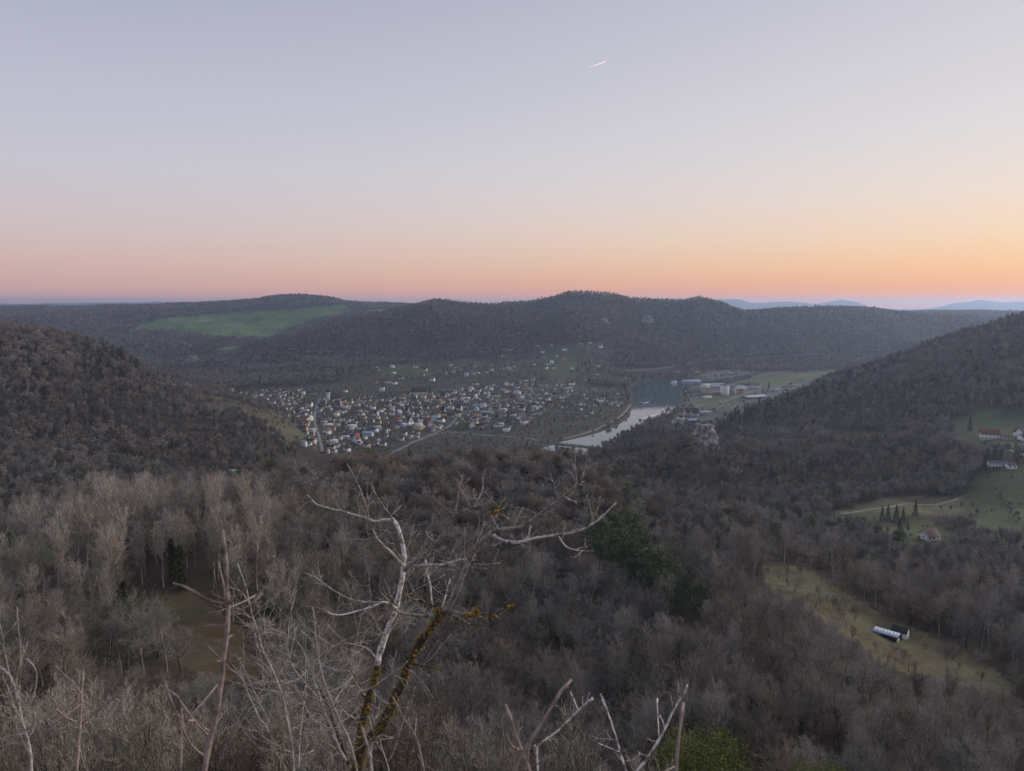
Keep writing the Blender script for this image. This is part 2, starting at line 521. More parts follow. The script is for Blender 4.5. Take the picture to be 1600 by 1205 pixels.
# ---------------------------------------------------------------- land cover (photograph outlines laid on the ground, with a depth range)
WOOD, MEADOW, TOWN, YARD, DRY, BARE, FIELD, SCRUB = range(8)
VIEWS = [  # sight lines the photograph keeps open: columns, lowest visible row, depth up to which trees must stay under it
    (1425, 1485, 848, 470), (1290, 1530, 806, 560), (1350, 1425, 1000, 221), (1536, 1576, 904, 260), (918, 1100, 935, 196), (1530, 1600, 688, 780), (1535, 1600, 734, 660), (872, 900, 897, 235),
    (1440, 1600, 712, 600), (470, 520, 722, 960), (520, 700, 706, 960), (700, 850, 694, 960), (850, 965, 698, 1000), (1072, 1130, 697, 778), (355, 390, 731, 640), (1500, 1600, 850, 420), (1066, 1162, 1215, 89), (1268, 1324, 1215, 95), (968, 1062, 581, 2235)]
COVER = [
    (TOWN, 960, 2450, [(330, 618), (400, 606), (520, 600), (580, 575), (700, 562), (800, 556), (850, 540), (955, 532), (962, 560), (960, 590), (990, 600), (990, 650), (962, 668), (872, 694), (845, 706), (760, 740), (560, 740), (455, 720), (462, 690), (440, 652), (350, 622)]),
    (YARD, 1150, 2350, [(1060, 604), (1078, 592), (1120, 578), (1230, 582), (1290, 594), (1262, 612), (1180, 640), (1110, 668), (1045, 672), (1064, 630)]),
    (MEADOW, 2900, 4700, [(195, 520), (230, 502), (290, 494), (400, 486), (540, 476), (556, 487), (480, 504), (440, 520), (420, 529), (330, 526), (250, 516)]),
    (MEADOW, 3200, 4700, [(560, 483), (640, 483), (640, 491), (570, 492)]),
    (MEADOW, 2400, 3300, [(330, 545), (372, 540), (380, 550), (345, 556)]),
    (FIELD, 1700, 2450, [(1150, 600), (1182, 588), (1310, 577.5), (1322, 583), (1245, 599), (1168, 606)]),
    (FIELD, 1300, 1900, [(1083, 634), (1090, 622), (1140, 617), (1178, 611), (1152, 626), (1108, 640)]),
    (MEADOW, 600, 1250, [(1484, 660), (1530, 640), (1640, 640), (1700, 700), (1600, 712), (1492, 692)]),
    (MEADOW, 1000, 1500, [(1562, 562), (1600, 556), (1600, 582), (1575, 578)]),
    (MEADOW, 380, 800, [(1522, 745), (1700, 700), (1750, 900), (1600, 862), (1500, 805), (1440, 806), (1310, 818), (1298, 800), (1390, 778), (1500, 776)]),
    (DRY, 380, 700, [(1300, 800), (1390, 776), (1500, 776), (1530, 790), (1480, 806), (1400, 800)]),
    (FIELD, 380, 700, [(1498, 815), (1640, 786), (1700, 870), (1600, 858), (1560, 850)]),
    (MEADOW, 400, 640, [(1318, 825), (1450, 812), (1520, 850), (1380, 858)]),
    (DRY, 150, 330, [(1190, 884), (1255, 886), (1348, 944), (1432, 984), (1540, 1036), (1590, 1075), (1560, 1094), (1490, 1066), (1385, 1044), (1296, 976), (1200, 922)]),
    (BARE, 80, 210, [(175, 940), (300, 925), (380, 985), (402, 1058), (335, 1068), (258, 1026)]),
    (MEADOW, 150, 360, [(-100, 820), (120, 828), (110, 880), (-100, 900)]),
    (MEADOW, 900, 1150, [(405, 655), (440, 660), (482, 684), (470, 694), (430, 676)]),
    (SCRUB, 850, 1200, [(262, 585), (300, 592), (370, 612), (430, 640), (470, 690), (455, 700), (400, 660), (330, 640)]),
    (MEADOW, 1800, 2800, [(845, 552), (875, 542), (905, 548), (900, 590), (866, 600), (850, 575)]),
    (MEADOW, 1900, 2700, [(588, 580), (640, 568), (690, 590), (680, 612), (600, 612)]),
    (SCRUB, 850, 1300, [(1290, 672), (1500, 682), (1600, 705), (1490, 712), (1300, 700)]),
]
PINES = [(600, 1200, [(95, 560), (180, 545), (275, 580), (265, 612), (180, 600), (100, 590)]), (800, 1500, [(1090, 655), (1300, 600), (1420, 545), (1440, 552), (1330, 612), (1150, 680)]),
         (2000, 2600, [(895, 555), (985, 555), (985, 582), (905, 590)])]


def cover(x, y, z):
    u, v = proj(x, y, z)
    k = np.full(np.shape(x), WOOD)
    k = np.where((y < 85) & (y > 8), SCRUB, k)
    for cls, y0, y1, poly in COVER:
        k = np.where((y >= y0) & (y <= y1) & in_poly(u, v, poly), cls, k)
    return k


CLS = cover(XX.ravel(), YY.ravel(), ZT.ravel()).reshape(XX.shape)
CLS = np.where((rd < 40) & (CLS == WOOD), SCRUB, CLS)
CT = {WOOD: (0.055, 0.043, 0.032), MEADOW: (0.068, 0.088, 0.042), TOWN: (0.074, 0.072, 0.055), YARD: (0.12, 0.12, 0.105), DRY: (0.125, 0.122, 0.07),
      BARE: (0.085, 0.068, 0.044), FIELD: (0.10, 0.118, 0.052), SCRUB: (0.09, 0.078, 0.05)}
col = np.zeros(XX.shape + (3,))
for k_, c_ in CT.items():
    col[CLS == k_] = c_
col *= (1 + 0.35 * vnoise(XX / 55, YY / 55 + 9) + 0.5 * vnoise(XX / 13, YY / 13))[..., None]
far_f = (YY > 2800) & (CLS == MEADOW)
col[far_f] = col[far_f] * np.array((1.45, 1.6, 1.1)) * (1 + .7 * vnoise(XX / 160, YY / 70) + .4 * vnoise(XX / 50, YY / 28))[far_f][:, None]
nearp = (YY < 700)[..., None] * np.isin(CLS, (DRY, BARE, MEADOW))[..., None]
pt_ = np.clip(.5 + 2.2 * vnoise(XX / 9 + 5, YY / 9) + 1.2 * vnoise(XX / 3.1, YY / 3.1 + 4), 0, 1)[..., None]
col = np.where(nearp, col * (.62 + .5 * pt_) + np.array((0.035, 0.018, 0.006)) * (1 - pt_), col)
gmix = np.clip(vnoise(XX / 31 + 40, YY / 31) * 2.5, 0, 0.6)[..., None] * (np.isin(CLS, (MEADOW, DRY, TOWN, BARE, SCRUB)) & (YY < 2800))[..., None]
col = col * (1 - gmix) + np.array((0.10, 0.088, 0.042)) * gmix

nc, nr = XX.shape
idx = np.arange(nc * nr).reshape(nc, nr)
q = np.stack([idx[:-1, :-1], idx[1:, :-1], idx[1:, 1:], idx[:-1, 1:]], -1).reshape(-1, 4)
me = np_mesh('terrain', np.stack([XX, YY, ZT], -1).reshape(-1, 3), q, smooth=True)
ca_ = me.color_attributes.new('cover', 'FLOAT_COLOR', 'POINT')
ca_.data.foreach_set('color', np.concatenate([col, np.ones(col.shape[:2] + (1,))], -1).astype(np.float32).ravel())
m = bpy.data.materials.new('ground_cover')
m.use_nodes = True
t = m.node_tree
b = t.nodes['Principled BSDF']
b.inputs['Roughness'].default_value = 0.95
b.inputs['Specular IOR Level'].default_value = 0.1
at = nd(t, 'ShaderNodeAttribute', attribute_name='cover')
tcn = nd(t, 'ShaderNodeTexCoord')
n1 = nd(t, 'ShaderNodeTexNoise')
n1.inputs['Scale'].default_value = 0.35
n1.inputs['Detail'].default_value = 8
n1.inputs['Roughness'].default_value = 0.7
t.links.new(tcn.outputs['Object'], n1.inputs['Vector'])
hs = nd(t, 'ShaderNodeHueSaturation')
t.links.new(at.outputs['Color'], hs.inputs['Color'])
t.links.new(mth(t, 'ADD', mth(t, 'MULTIPLY', n1.outputs[0], 1.3), 0.35), hs.inputs['Value'])
t.links.new(hs.outputs[0], b.inputs['Base Color'])
bp = nd(t, 'ShaderNodeBump')
bp.inputs['Strength'].default_value = 0.5
bp.inputs['Distance'].default_value = 0.4
t.links.new(n1.outputs[0], bp.inputs['Height'])
t.links.new(bp.outputs[0], b.inputs['Normal'])
me.materials.append(m)
terrain = link(bpy.data.objects.new('terrain', me))
tag(terrain, 'hills, slopes and valley floor under the woods and the town', 'terrain', kind='structure')

# the summit behind the lookout
gs = Geo()
ng = 14
for i in range(ng):
    for j in range(ng):
        px = lambda a, b2: (-70 + 140 * a / ng, 2.2 - 80 * b2 / ng, 208 - 0.02 - 0.00 * b2 - 0.25 * (b2 > 0) * b2 + 0.4 * vnoise(np.array(a * 0.7), np.array(b2 * 0.7)) * (b2 > 0))
        gs.quad(px(i, j), px(i, j + 1), px(i + 1, j + 1), px(i + 1, j))
M['summit'] = material('summit_grass', (0.09, 0.08, 0.05), col2=(0.05, 0.06, 0.03), scale=0.5)
tag(gs.obj('summit_ground', M['summit']), 'grassy top of the lookout hill', 'ground', kind='structure')

# water
mw = bpy.data.materials.new('river_water')
mw.use_nodes = True
t = mw.node_tree
b = t.nodes['Principled BSDF']
b.inputs['Base Color'].default_value = (0.05, 0.088, 0.092, 1)
b.inputs['Roughness'].default_value = 0.04
b.inputs['IOR'].default_value = 1.333
b.inputs['Specular IOR Level'].default_value = 0.5
n1 = nd(t, 'ShaderNodeTexNoise')
n1.inputs['Scale'].default_value = 0.12
n1.inputs['Detail'].default_value = 3
tcn = nd(t, 'ShaderNodeTexCoord')
t.links.new(tcn.outputs['Object'], n1.inputs['Vector'])
bp = nd(t, 'ShaderNodeBump')
bp.inputs['Strength'].default_value = 0.06
bp.inputs['Distance'].default_value = 0.3
t.links.new(n1.outputs[0], bp.inputs['Height'])
t.links.new(bp.outputs[0], b.inputs['Normal'])
gw = Geo()
rp = np.array(RIVER)
gw.quad((rp[:, 0].min() - 20, rp[:, 1].min() - 20, 0), (rp[:, 0].max() + 20, rp[:, 1].min() - 20, 0), (rp[:, 0].max() + 20, rp[:, 1].max() + 20, 0), (rp[:, 0].min() - 20, rp[:, 1].max() + 20, 0))
tag(gw.obj('river', mw), 'calm river bending past the town, pale with sky', 'river', kind='structure')

# ---------------------------------------------------------------- bare trees: trunk and limbs as tubes, twigs as slender blades
def unit(a):
    return a / np.maximum(np.linalg.norm(a, axis=-1, keepdims=True), 1e-9)


def offshoots(rs, p, d, L, n, t0, t1, spread_, ratio, up, jit=0.25):
    """n children on each parent segment: start, direction, length"""
    k = len(p)
    t = rs.uniform(t0, t1, (k, n))
    pos = p[:, None] + d[:, None] * (L[:, None] * t)[..., None]
    r = unit(np.cross(d[:, None], rs.normal(size=(k, n, 3))))
    a = spread_ * rs.uniform(0.7, 1.3, (k, n))[..., None]
    nd_ = unit(d[:, None] * np.cos(a) + r * np.sin(a) + np.array([0, 0, up]))
    nl = L[:, None] * ratio * (1.15 - 0.5 * t) * rs.uniform(1 - jit, 1 + jit, (k, n))
    return pos.reshape(-1, 3), nd_.reshape(-1, 3), nl.ravel()


def bare_tree(seed, height, style, lod):
    """returns (trunk Geo, crown Geo). style: tall, round, shrub, orchard. lod 0 near .. 3 far"""
    rs = np.random.default_rng(seed)
    tr, cr = Geo(), Geo()
    nl = {0: (14, 6, 6, 6), 1: (13, 8, 6, 5), 2: (11, 8, 7, 0), 3: (9, 16, 0, 0)}[lod]
    wt = {0: 0.022, 1: 0.06, 2: 0.32, 3: 0.8}[lod] * (0.75 if style in ('shrub', 'orchard') else 1)
    stems = []
    if style == 'shrub':
        ns = 9 if lod < 2 else 5
        for i in range(ns):
            a = rs.uniform(0, 2 * math.pi)
            tilt = rs.uniform(0.05, 0.55)
            stems.append((np.array([0.35 * math.cos(a), 0.35 * math.sin(a), -0.3]), unit(np.array([math.cos(a) * tilt, math.sin(a) * tilt, 1.0])), height * rs.uniform(0.55, 0.8)))
    elif style == 'round' and rs.random() < 0.4:
        for i in range(2):
            a = rs.uniform(0, 6.28)
            stems.append((np.array([0.2 * math.cos(a), 0.2 * math.sin(a), -0.5]), unit(np.array([math.cos(a) * 0.16, math.sin(a) * 0.16, 1.0])), height * 0.62))
    else:
        frac = {'tall': 0.82, 'round': 0.6, 'orchard': 0.45}[style]
        stems.append((np.array([0, 0, -0.6]), unit(np.array([rs.normal() * 0.05, rs.normal() * 0.05, 1.0])), height * frac))
    P, D, L = [], [], []
    for p, d, ln in stems:
        rr = {'tall': 0.012, 'round': 0.016, 'shrub': 0.007, 'orchard': 0.026}[style] * height
        pts = [p]
        dd = d
        nseg = 5 if lod < 2 else 3
        for s in range(nseg):
            dd = unit(dd + rs.normal(size=3) * 0.07 + np.array([0, 0, 0.04]))
            pts.append(pts[-1] + dd * ln / nseg)
        rad = rr * np.linspace(1.15, 0.28, nseg + 1)
        tr.path(pts, rad, n=6 if lod == 0 else (4 if lod == 1 else 3), cap=False)
        n0 = max(2, nl[0] // (len(stems) if style == 'shrub' else 1))
        t = np.sort(rs.uniform({'tall': 0.48, 'round': 0.3, 'shrub': 0.2, 'orchard': 0.4}[style], 1.0, n0))
        t[-1] = 1.0
        seg = t * nseg
        i = np.minimum(seg.astype(int), nseg - 1)
        pa = np.array(pts)
        base = pa[i] + (pa[i + 1] - pa[i]) * (seg - i)[:, None]
        az = np.arange(n0) * 2.4 + rs.uniform(0, 1, n0)
        lean = {'tall': 0.46, 'round': 0.85, 'shrub': 0.45, 'orchard': 1.15}[style] * rs.uniform(0.75, 1.2, n0)
        lean[-1] *= 0.3
        dr = np.stack([np.cos(az) * np.sin(lean), np.sin(az) * np.sin(lean), np.cos(lean)], 1)
        if style == 'shrub':
            dr = unit(dr + dd * 0.6)
        prof = {'tall': 0.34 * (1.25 - 0.75 * t), 'round': 0.46 * (1.2 - 0.65 * t), 'shrub': 0.42 * (1.2 - 0.5 * t), 'orchard': 0.62 * (1.15 - 0.4 * t)}[style]
        P.append(base)
        D.append(dr)
        L.append(height * prof * rs.uniform(0.8, 1.2, n0))
    P, D, L = np.concatenate(P), np.concatenate(D), np.concatenate(L)
    # limbs bend upward half way
    mid = P + D * L[:, None] * 0.5
    D2 = unit(D + np.array([0, 0, 0.35]) + rs.normal(size=D.shape) * 0.12)
    r = height * 0.0042
    if lod < 3:
        tr.tubes(P, mid, r, r * 0.7, 4 if lod == 0 else 3)
        tr.tubes(mid, mid + D2 * L[:, None] * 0.5, r * 0.7, r * 0.3, 3)
    else:
        cr.blades(P, D * L[:, None], wt * 0.8, rs=rs)
    pp = np.concatenate([P, mid])
    dd = np.concatenate([D, D2])
    ll = np.concatenate([L, L]) * 0.5
    up = {'tall': 0.35, 'round': 0.12, 'shrub': 0.45, 'orchard': 0.05}[style]
    a1, b1, c1 = offshoots(rs, pp, dd, ll, max(2, nl[1] // 2 + (lod < 2)), 0.25, 1.0, 0.75, 0.95, up)
    if lod < 2:
        cr.tubes(a1, a1 + b1 * c1[:, None], r * 0.5, r * 0.2, 3)
    else:
        cr.blades(a1, b1 * c1[:, None], wt * 1.2, rs=rs)
    if nl[2]:
        a2, b2, c2 = offshoots(rs, a1, b1, c1, nl[2], 0.2, 1.0, 0.7, 0.62, up)
        cr.blades(a2, b2 * c2[:, None], wt * 1.4, rs=rs)
        if nl[3]:
            a3, b3, c3 = offshoots(rs, a2, b2, c2, nl[3], 0.15, 1.0, 0.6, 0.62, up * 0.7)
            cr.blades(a3, b3 * c3[:, None], wt, rs=rs)
    return tr, cr


def leafy(seed, height, style, lod):
    """conifers and evergreen crowns: whorled boughs carrying many small needle clumps"""
    rs = np.random.default_rng(seed)
    tr, cr = Geo(), Geo()
    tr.path([(0, 0, -0.5), (0.1, 0, height * 0.5), (0, 0.1, height * 0.97)], [height * 0.016, height * 0.011, 0.02], n=5, cap=False)
    n = {0: 3000, 1: 1200, 2: 170}[lod] * (4 if style == 'round' and lod == 0 else 1)
    size = {0: 0.42, 1: 0.6, 2: 1.5}[lod] * height / 16 * (.5 if style == 'round' and lod == 0 else 1)
    z = rs.uniform(0, 1, n)
    if style == 'cone':
        z = 0.06 + 0.94 * z ** 1.25
        tier = 0.75 + 0.25 * np.abs(np.sin(z * 26))
        rad = height * 0.21 * (1.03 - z) ** 0.85 * tier * rs.uniform(0.35, 1.05, n) ** 0.6
        a = rs.uniform(0, 2 * math.pi, n)
        p = np.stack([np.cos(a) * rad, np.sin(a) * rad, z * height - rad * 0.25], 1)
    elif style == 'pine':
        nb = 26
        c = []
        for k in range(nb):
            h_ = rs.uniform(0.35, 0.97)
            ra = height * 0.24 * (1.12 - h_) ** 0.6 * rs.uniform(0.4, 1)
            a = k * 2.4
            c.append((math.cos(a) * ra, math.sin(a) * ra, h_ * height))
        c = np.array(c)
        w = rs.integers(0, nb, n)
        g_ = rs.normal(size=(n, 3)) * np.array([0.050, 0.050, 0.022]) * height
        p = c[w] + g_
        base = np.stack([np.zeros(nb), np.zeros(nb), c[:, 2] - height * 0.05], 1)
        tr.tubes(base, c, height * 0.005, height * 0.002, 3)
    else:
        nb = 15
        c = unit(rs.normal(size=(nb, 3))) * np.array([0.30, 0.30, 0.24]) * height * rs.uniform(0.5, 1, (nb, 1)) + np.array([0, 0, height * 0.68])
        w = rs.integers(0, nb, n)
        p = c[w] + unit(rs.normal(size=(n, 3))) * rs.uniform(0.55, 1, (n, 1)) * height * 0.15
    d = unit(rs.normal(size=(n, 3)) + np.array([0, 0, 0.15])) * size * rs.uniform(0.6, 1.3, (n, 1))
    cr.blades(p, d, size * 0.75, rs=rs)
    return tr, cr


def joined(name, tr, cr, mt, mc):
    vt, ft = np.concatenate(tr.v), np.concatenate(tr.f)
    vc, fc = np.concatenate(cr.v), np.concatenate(cr.f)
    me_ = np_mesh(name, np.concatenate([vt, vc]), np.concatenate([ft, fc + len(vt)]), [mt, mc], np.concatenate([np.zeros(len(ft)), np.ones(len(fc))]))
    return me_


def proto_set(name, specs):
    """an unlinked collection of tree models for the woods"""
    coll = bpy.data.collections.new(name)
    for i, me_ in enumerate(specs):
        coll.objects.link(bpy.data.objects.new(f'{name}_{i:02d}', me_))
    return coll


def scatter(name, coll, x, y, z, scl, pick, label, cat):
    n = len(x)
    me_ = bpy.data.meshes.new(name)
    me_.vertices.add(n)
    me_.vertices.foreach_set('co', np.stack([x, y, z], 1).astype(np.float32).ravel())
    a = me_.attributes.new('scl', 'FLOAT_VECTOR', 'POINT')
    a.data.foreach_set('vector', np.asarray(scl, np.float32).ravel())
    a = me_.attributes.new('rot', 'FLOAT_VECTOR', 'POINT')
    rt = np.zeros((n, 3), np.float32)
    rt[:, 2] = rng.uniform(0, 6.283, n)
    rt[:, :2] = rng.normal(size=(n, 2)) * 0.05
    a.data.foreach_set('vector', rt.ravel())
    a = me_.attributes.new('idx', 'INT', 'POINT')
    a.data.foreach_set('value', np.asarray(pick, np.int32))
    o = link(bpy.data.objects.new(name, me_))
    ng_ = bpy.data.node_groups.new(name, 'GeometryNodeTree')
    ng_.interface.new_socket('Geometry', in_out='INPUT', socket_type='NodeSocketGeometry')
    ng_.interface.new_socket('Geometry', in_out='OUTPUT', socket_type='NodeSocketGeometry')
    gi = nd(ng_, 'NodeGroupInput')
    go = nd(ng_, 'NodeGroupOutput')
    iop = nd(ng_, 'GeometryNodeInstanceOnPoints')
    ci = nd(ng_, 'GeometryNodeCollectionInfo')
    ci.inputs['Collection'].default_value = coll
    ci.inputs['Separate Children'].default_value = True
    ci.inputs['Reset Children'].default_value = True
    iop.inputs['Pick Instance'].default_value = True
    att = {}
    for nm, ty in (('scl', 'FLOAT_VECTOR'), ('rot', 'FLOAT_VECTOR'), ('idx', 'INT')):
        na = nd(ng_, 'GeometryNodeInputNamedAttribute', data_type=ty)
        na.inputs['Name'].default_value = nm
        att[nm] = na.outputs['Attribute']
    ng_.links.new(gi.outputs[0], iop.inputs['Points'])
    ng_.links.new(ci.outputs[0], iop.inputs['Instance'])
    ng_.links.new(att['idx'], iop.inputs['Instance Index'])
    ng_.links.new(att['rot'], iop.inputs['Rotation'])
    ng_.links.new(att['scl'], iop.inputs['Scale'])
    ng_.links.new(iop.outputs[0], go.inputs[0])
    md = o.modifiers.new('woods', 'NODES')
    md.node_group = ng_
    tag(o, label, cat, kind='stuff')
    return o


# models: index 0-2 tall, 3-5 round, 6-7 shrub, then evergreens
MODELS = {}
STY = ['tall', 'tall', 'tall', 'round', 'round', 'round', 'shrub', 'shrub']
HGT = [19, 21, 17, 14, 13, 15, 5.0, 4.2]
for lod in (0, 1, 2, 3):
    sp = []
    near_parts = []
    for i, (s_, h_) in enumerate(zip(STY, HGT)):
        tr, cr = bare_tree(100 + i, h_, s_, lod)
        tw = [M['far_dark'], M['twig_far'], M['far_grey'], M['far_red'], M['twig_far'], M['far_grey'], M['twig_far'], M['far_dark']][i] if lod >= 2 else {1: M['twig_pale'], 3: M['twig_red'], 5: M['twig_grey'], 0: M['twig_grey'], 7: M['twig_red']}.get(i, M['twig'])
        bk = M['bark_pale'] if i in (0, 1, 4) else M['bark']
        sp.append(joined(f'tree{lod}_{i}', tr, cr, bk, tw))
        if lod == 0:
            near_parts.append((tr.mesh('trunk', [bk]), cr.mesh('crown', [tw]), s_, h_))
    if lod == 0:
        NEAR = near_parts
    ev = [('cone', 15), ('pine', 17)]
    for i, (s_, h_) in enumerate(ev):
        tr, cr = leafy(200 + i, h_, s_, min(lod, 2))
        sp.append(joined(f'ever{lod}_{i}', tr, cr, M['bark'], M['pine_far'] if lod >= 2 else M['pine']))
    MODELS[lod] = proto_set(f'wood_models_{lod}', sp)
    print('lod', lod, [len(s.polygons) for s in sp])


def grid_points(y0, y1, sp, ulo=-160, uhi=1760, jitter=0.48):
    w = (y1 + 10) * (uhi - 800) / FPX * 1.08
    xs = np.arange(-w, w, sp)
    ys = np.arange(y0, y1, sp)
    gx, gy = np.meshgrid(xs, ys)
    gx = gx + rng.uniform(-jitter, jitter, gx.shape) * sp
    gy = gy + rng.uniform(-jitter, jitter, gy.shape) * sp
    gx, gy = gx.ravel(), gy.ravel()
    c = gx / gy * FPX * 0.9939 + 800
    k = (c > ulo) & (c < uhi) & (gy > y0) & (gy < y1)
    return gx[k], gy[k]


def plant(y0, y1, sp, keep):
    """tree sites between two depths: position, cover class, and pine ground"""
    x, y = grid_points(y0, y1, sp)
    z = ground(x, y)
    k = seen(x, y, z + 15, 4 + y * 0.004) & (z > 0.6)
    x, y, z = x[k], y[k], z[k]
    cl = cover(x, y, z)
    pr = np.array([keep.get(i, 0) for i in range(8)])[cl]
    k = rng.random(len(x)) < pr
    x, y, z, cl = x[k], y[k], z[k], cl[k]
    pin = np.zeros(len(x), bool)
    u, v = proj(x, y, z)
    for a, b_, poly in PINES:
        pin |= (y > a) & (y < b_) & in_poly(u, v, poly) & (rng.random(len(x)) < 0.3)
    return x, y, z, cl, pin, u, v


ROADS_PX = []
KEEP_OFF = []      # (x, y, radius) kept free of trees


def clear_of(x, y):
    k = np.ones(len(x), bool)
    for a, b_, r_ in KEEP_OFF:
        k &= (x - a) ** 2 + (y - b_) ** 2 > r_ * r_
    return k


def open_views(x, y, z, h, s):
    """shrink or drop the trees that would bar a view the photograph shows open"""
    u, v = proj(x, y, z)
    ut, vt = proj(x, y, z + h * s)
    ok = np.ones(len(x), bool)
    for u0, u1, vb, ym in VIEWS:
        k = (ut > u0 - 6) & (ut < u1 + 6) & (y < ym) & (vt < vb)
        zl = H + y * slope(vb)
        f = np.clip((zl - z) / np.maximum(h * s, .1), 0, 1)
        s = np.where(k, s * f, s)
        ok &= ~(k & (f < .35))
    return s, ok

# ---------------------------------------------------------------- roads and paths
M['asphalt'] = material('asphalt', (0.13, 0.13, 0.135), col2=(0.09, 0.09, 0.095), scale=0.2)
M['pale_road'] = material('pale_road', (0.19, 0.188, 0.19), col2=(0.13, 0.128, 0.13), scale=0.15)
M['track'] = material('gravel_track', (0.30, 0.27, 0.21), col2=(0.20, 0.18, 0.13), scale=0.3)


def ribbon(name, px, y0, y1, width, mat, label, lift=0.45):
    pts = np.array([on_ground(u, v, y0, y1)[:2] for u, v in px])
    s = np.concatenate([[0], np.cumsum(np.hypot(*np.diff(pts, axis=0).T))])
    q = np.arange(0, s[-1], max(4.0, s[-1] / 160))
    x, y = pchip(s, pts[:, 0], q), pchip(s, pts[:, 1], q)
    tx, ty = np.gradient(x), np.gradient(y)
    ln = np.maximum(np.hypot(tx, ty), 1e-6)
    nx, ny = -ty / ln, tx / ln
    g_ = Geo()
    a = np.stack([x + nx * width / 2, y + ny * width / 2], 1)
    b_ = np.stack([x - nx * width / 2, y - ny * width / 2], 1)
    zz = np.maximum(np.maximum(ground(a[:, 0], a[:, 1]), ground(b_[:, 0], b_[:, 1])), ground(x, y)) + lift
    va = np.column_stack([a, zz])
    vb = np.column_stack([b_, zz])
    n = len(q)
    v = np.concatenate([va, vb, va - [0, 0, 1.6], vb - [0, 0, 1.6]])
    i = np.arange(n - 1)
    f = []
    for A, B in ((0, n), (2 * n, 0), (n, 3 * n)):
        f += [np.stack([A + i, B + i, B + i + 1], 1), np.stack([A + i, B + i + 1, A + i + 1], 1)]
    g_.add(v, np.concatenate(f))
    o = g_.obj(name, mat)
    tag(o, label, 'road', kind='structure')
    for k in range(0, n, max(1, int(6 / max(4.0, s[-1] / 160)))):
        KEEP_OFF.append((x[k], y[k], width / 2 + 5))
    return np.stack([x, y], 1)


main_street = ribbon('street', [(499, 622), (493, 640), (490, 655), (496, 680), (502, 705), (503, 722)], 950, 1900, 6, M['pale_road'], 'pale main street running straight through the town')
ribbon('road', [(604, 712), (628, 700), (660, 684), (690, 672), (706, 662), (714, 650), (740, 640), (800, 622), (850, 608), (905, 602)], 950, 2400, 6.5, M['pale_road'], 'wide pale road curving up through the middle of the town')
ribbon('road', [(640, 692), (700, 676), (760, 681), (800, 684), (846, 690)], 950, 1500, 7, M['pale_road'], 'road curving from the town towards the bridge')
ribbon('road', [(975, 585), (1040, 575), (1080, 568), (1130, 562), (1250, 556), (1400, 551), (1460, 549)], 2150, 3000, 15, M['pale_road'], 'pale road cut into the foot of the long ridge')
ribbon('road', [(1042, 664), (1062, 652), (1078, 640), (1095, 633), (1120, 630), (1140, 624), (1160, 616), (1190, 608), (1215, 604)], 1150, 2300, 8, M['pale_road'], 'road along the river to the works')
ribbon('road', [(1440, 690), (1490, 692), (1540, 700), (1600, 712), (1680, 722)], 600, 1200, 8, M['pale_road'], 'country road below the white farmhouse')
ribbon('path', [(1312, 804), (1345, 800), (1390, 793), (1420, 788), (1455, 790), (1478, 786), (1504, 778)], 400, 800, 3.2, M['track'], 'pale gravel path winding over the meadow', 0.25)
ribbon('path', [(435, 551), (470, 556), (520, 560)], 2000, 2700, 6, M['track'], 'pale rock cutting of a lane on the ridge nose')
ribbon('path', [(880, 686), (915, 677), (950, 662), (970, 650), (984, 633)], 1050, 1700, 4, M['track'], 'riverside path along the near bank', 0.3)

# ---------------------------------------------------------------- buildings
n_road = len(KEEP_OFF)
WALLC = {'white': (0.77, 0.76, 0.74), 'cream': (0.68, 0.61, 0.46), 'grey': (0.33, 0.33, 0.33), 'beige': (0.50, 0.43, 0.35), 'orange': (0.52, 0.36, 0.22), 'pink': (0.44, 0.30, 0.26), 'brick': (0.24, 0.13, 0.10), 'dark wood': (0.04, 0.035, 0.03), 'yellow': (0.55, 0.44, 0.20), 'pale blue': (0.42, 0.48, 0.54)}
ROOFC = {'brown': (0.105, 0.075, 0.062), 'dark': (0.055, 0.05, 0.05), 'red': (0.22, 0.085, 0.055), 'grey': (0.15, 0.15, 0.155), 'white': (0.60, 0.60, 0.60), 'pale blue': (0.38, 0.46, 0.54), 'terracotta': (0.24, 0.15, 0.11), 'silver': (0.5, 0.53, 0.57)}
WM = {k: material('wall_' + k.replace(' ', '_'), c, col2=tuple(x * 0.78 for x in c), scale=0.35, rand=0.14) for k, c in WALLC.items()}
RM = {k: material('roof_' + k.replace(' ', '_'), c, col2=tuple(x * 0.7 for x in c), scale=0.8, rand=0.2, rough=0.8) for k, c in ROOFC.items()}
M['glass'] = material('window_glass', (0.03, 0.035, 0.045), rough=0.15, spec=0.5)
M['frame'] = material('window_frame', (0.5, 0.49, 0.47), rough=0.6)
M['chimney'] = material('chimney_brick', (0.2, 0.14, 0.11), var=0.4, scale=3)


def wall_mesh(gable):
    g_ = Geo()
    g_.box(-.5, .5, -.5, .5, -.6, 1)
    if gable:
        for x in (-.5, .5):
            g_.add([(x, -.5, 1), (x, .5, 1), (x, 0, 1 + gable)], [(0, 1, 2)])
    return g_.mesh('wall', [WM['white']])


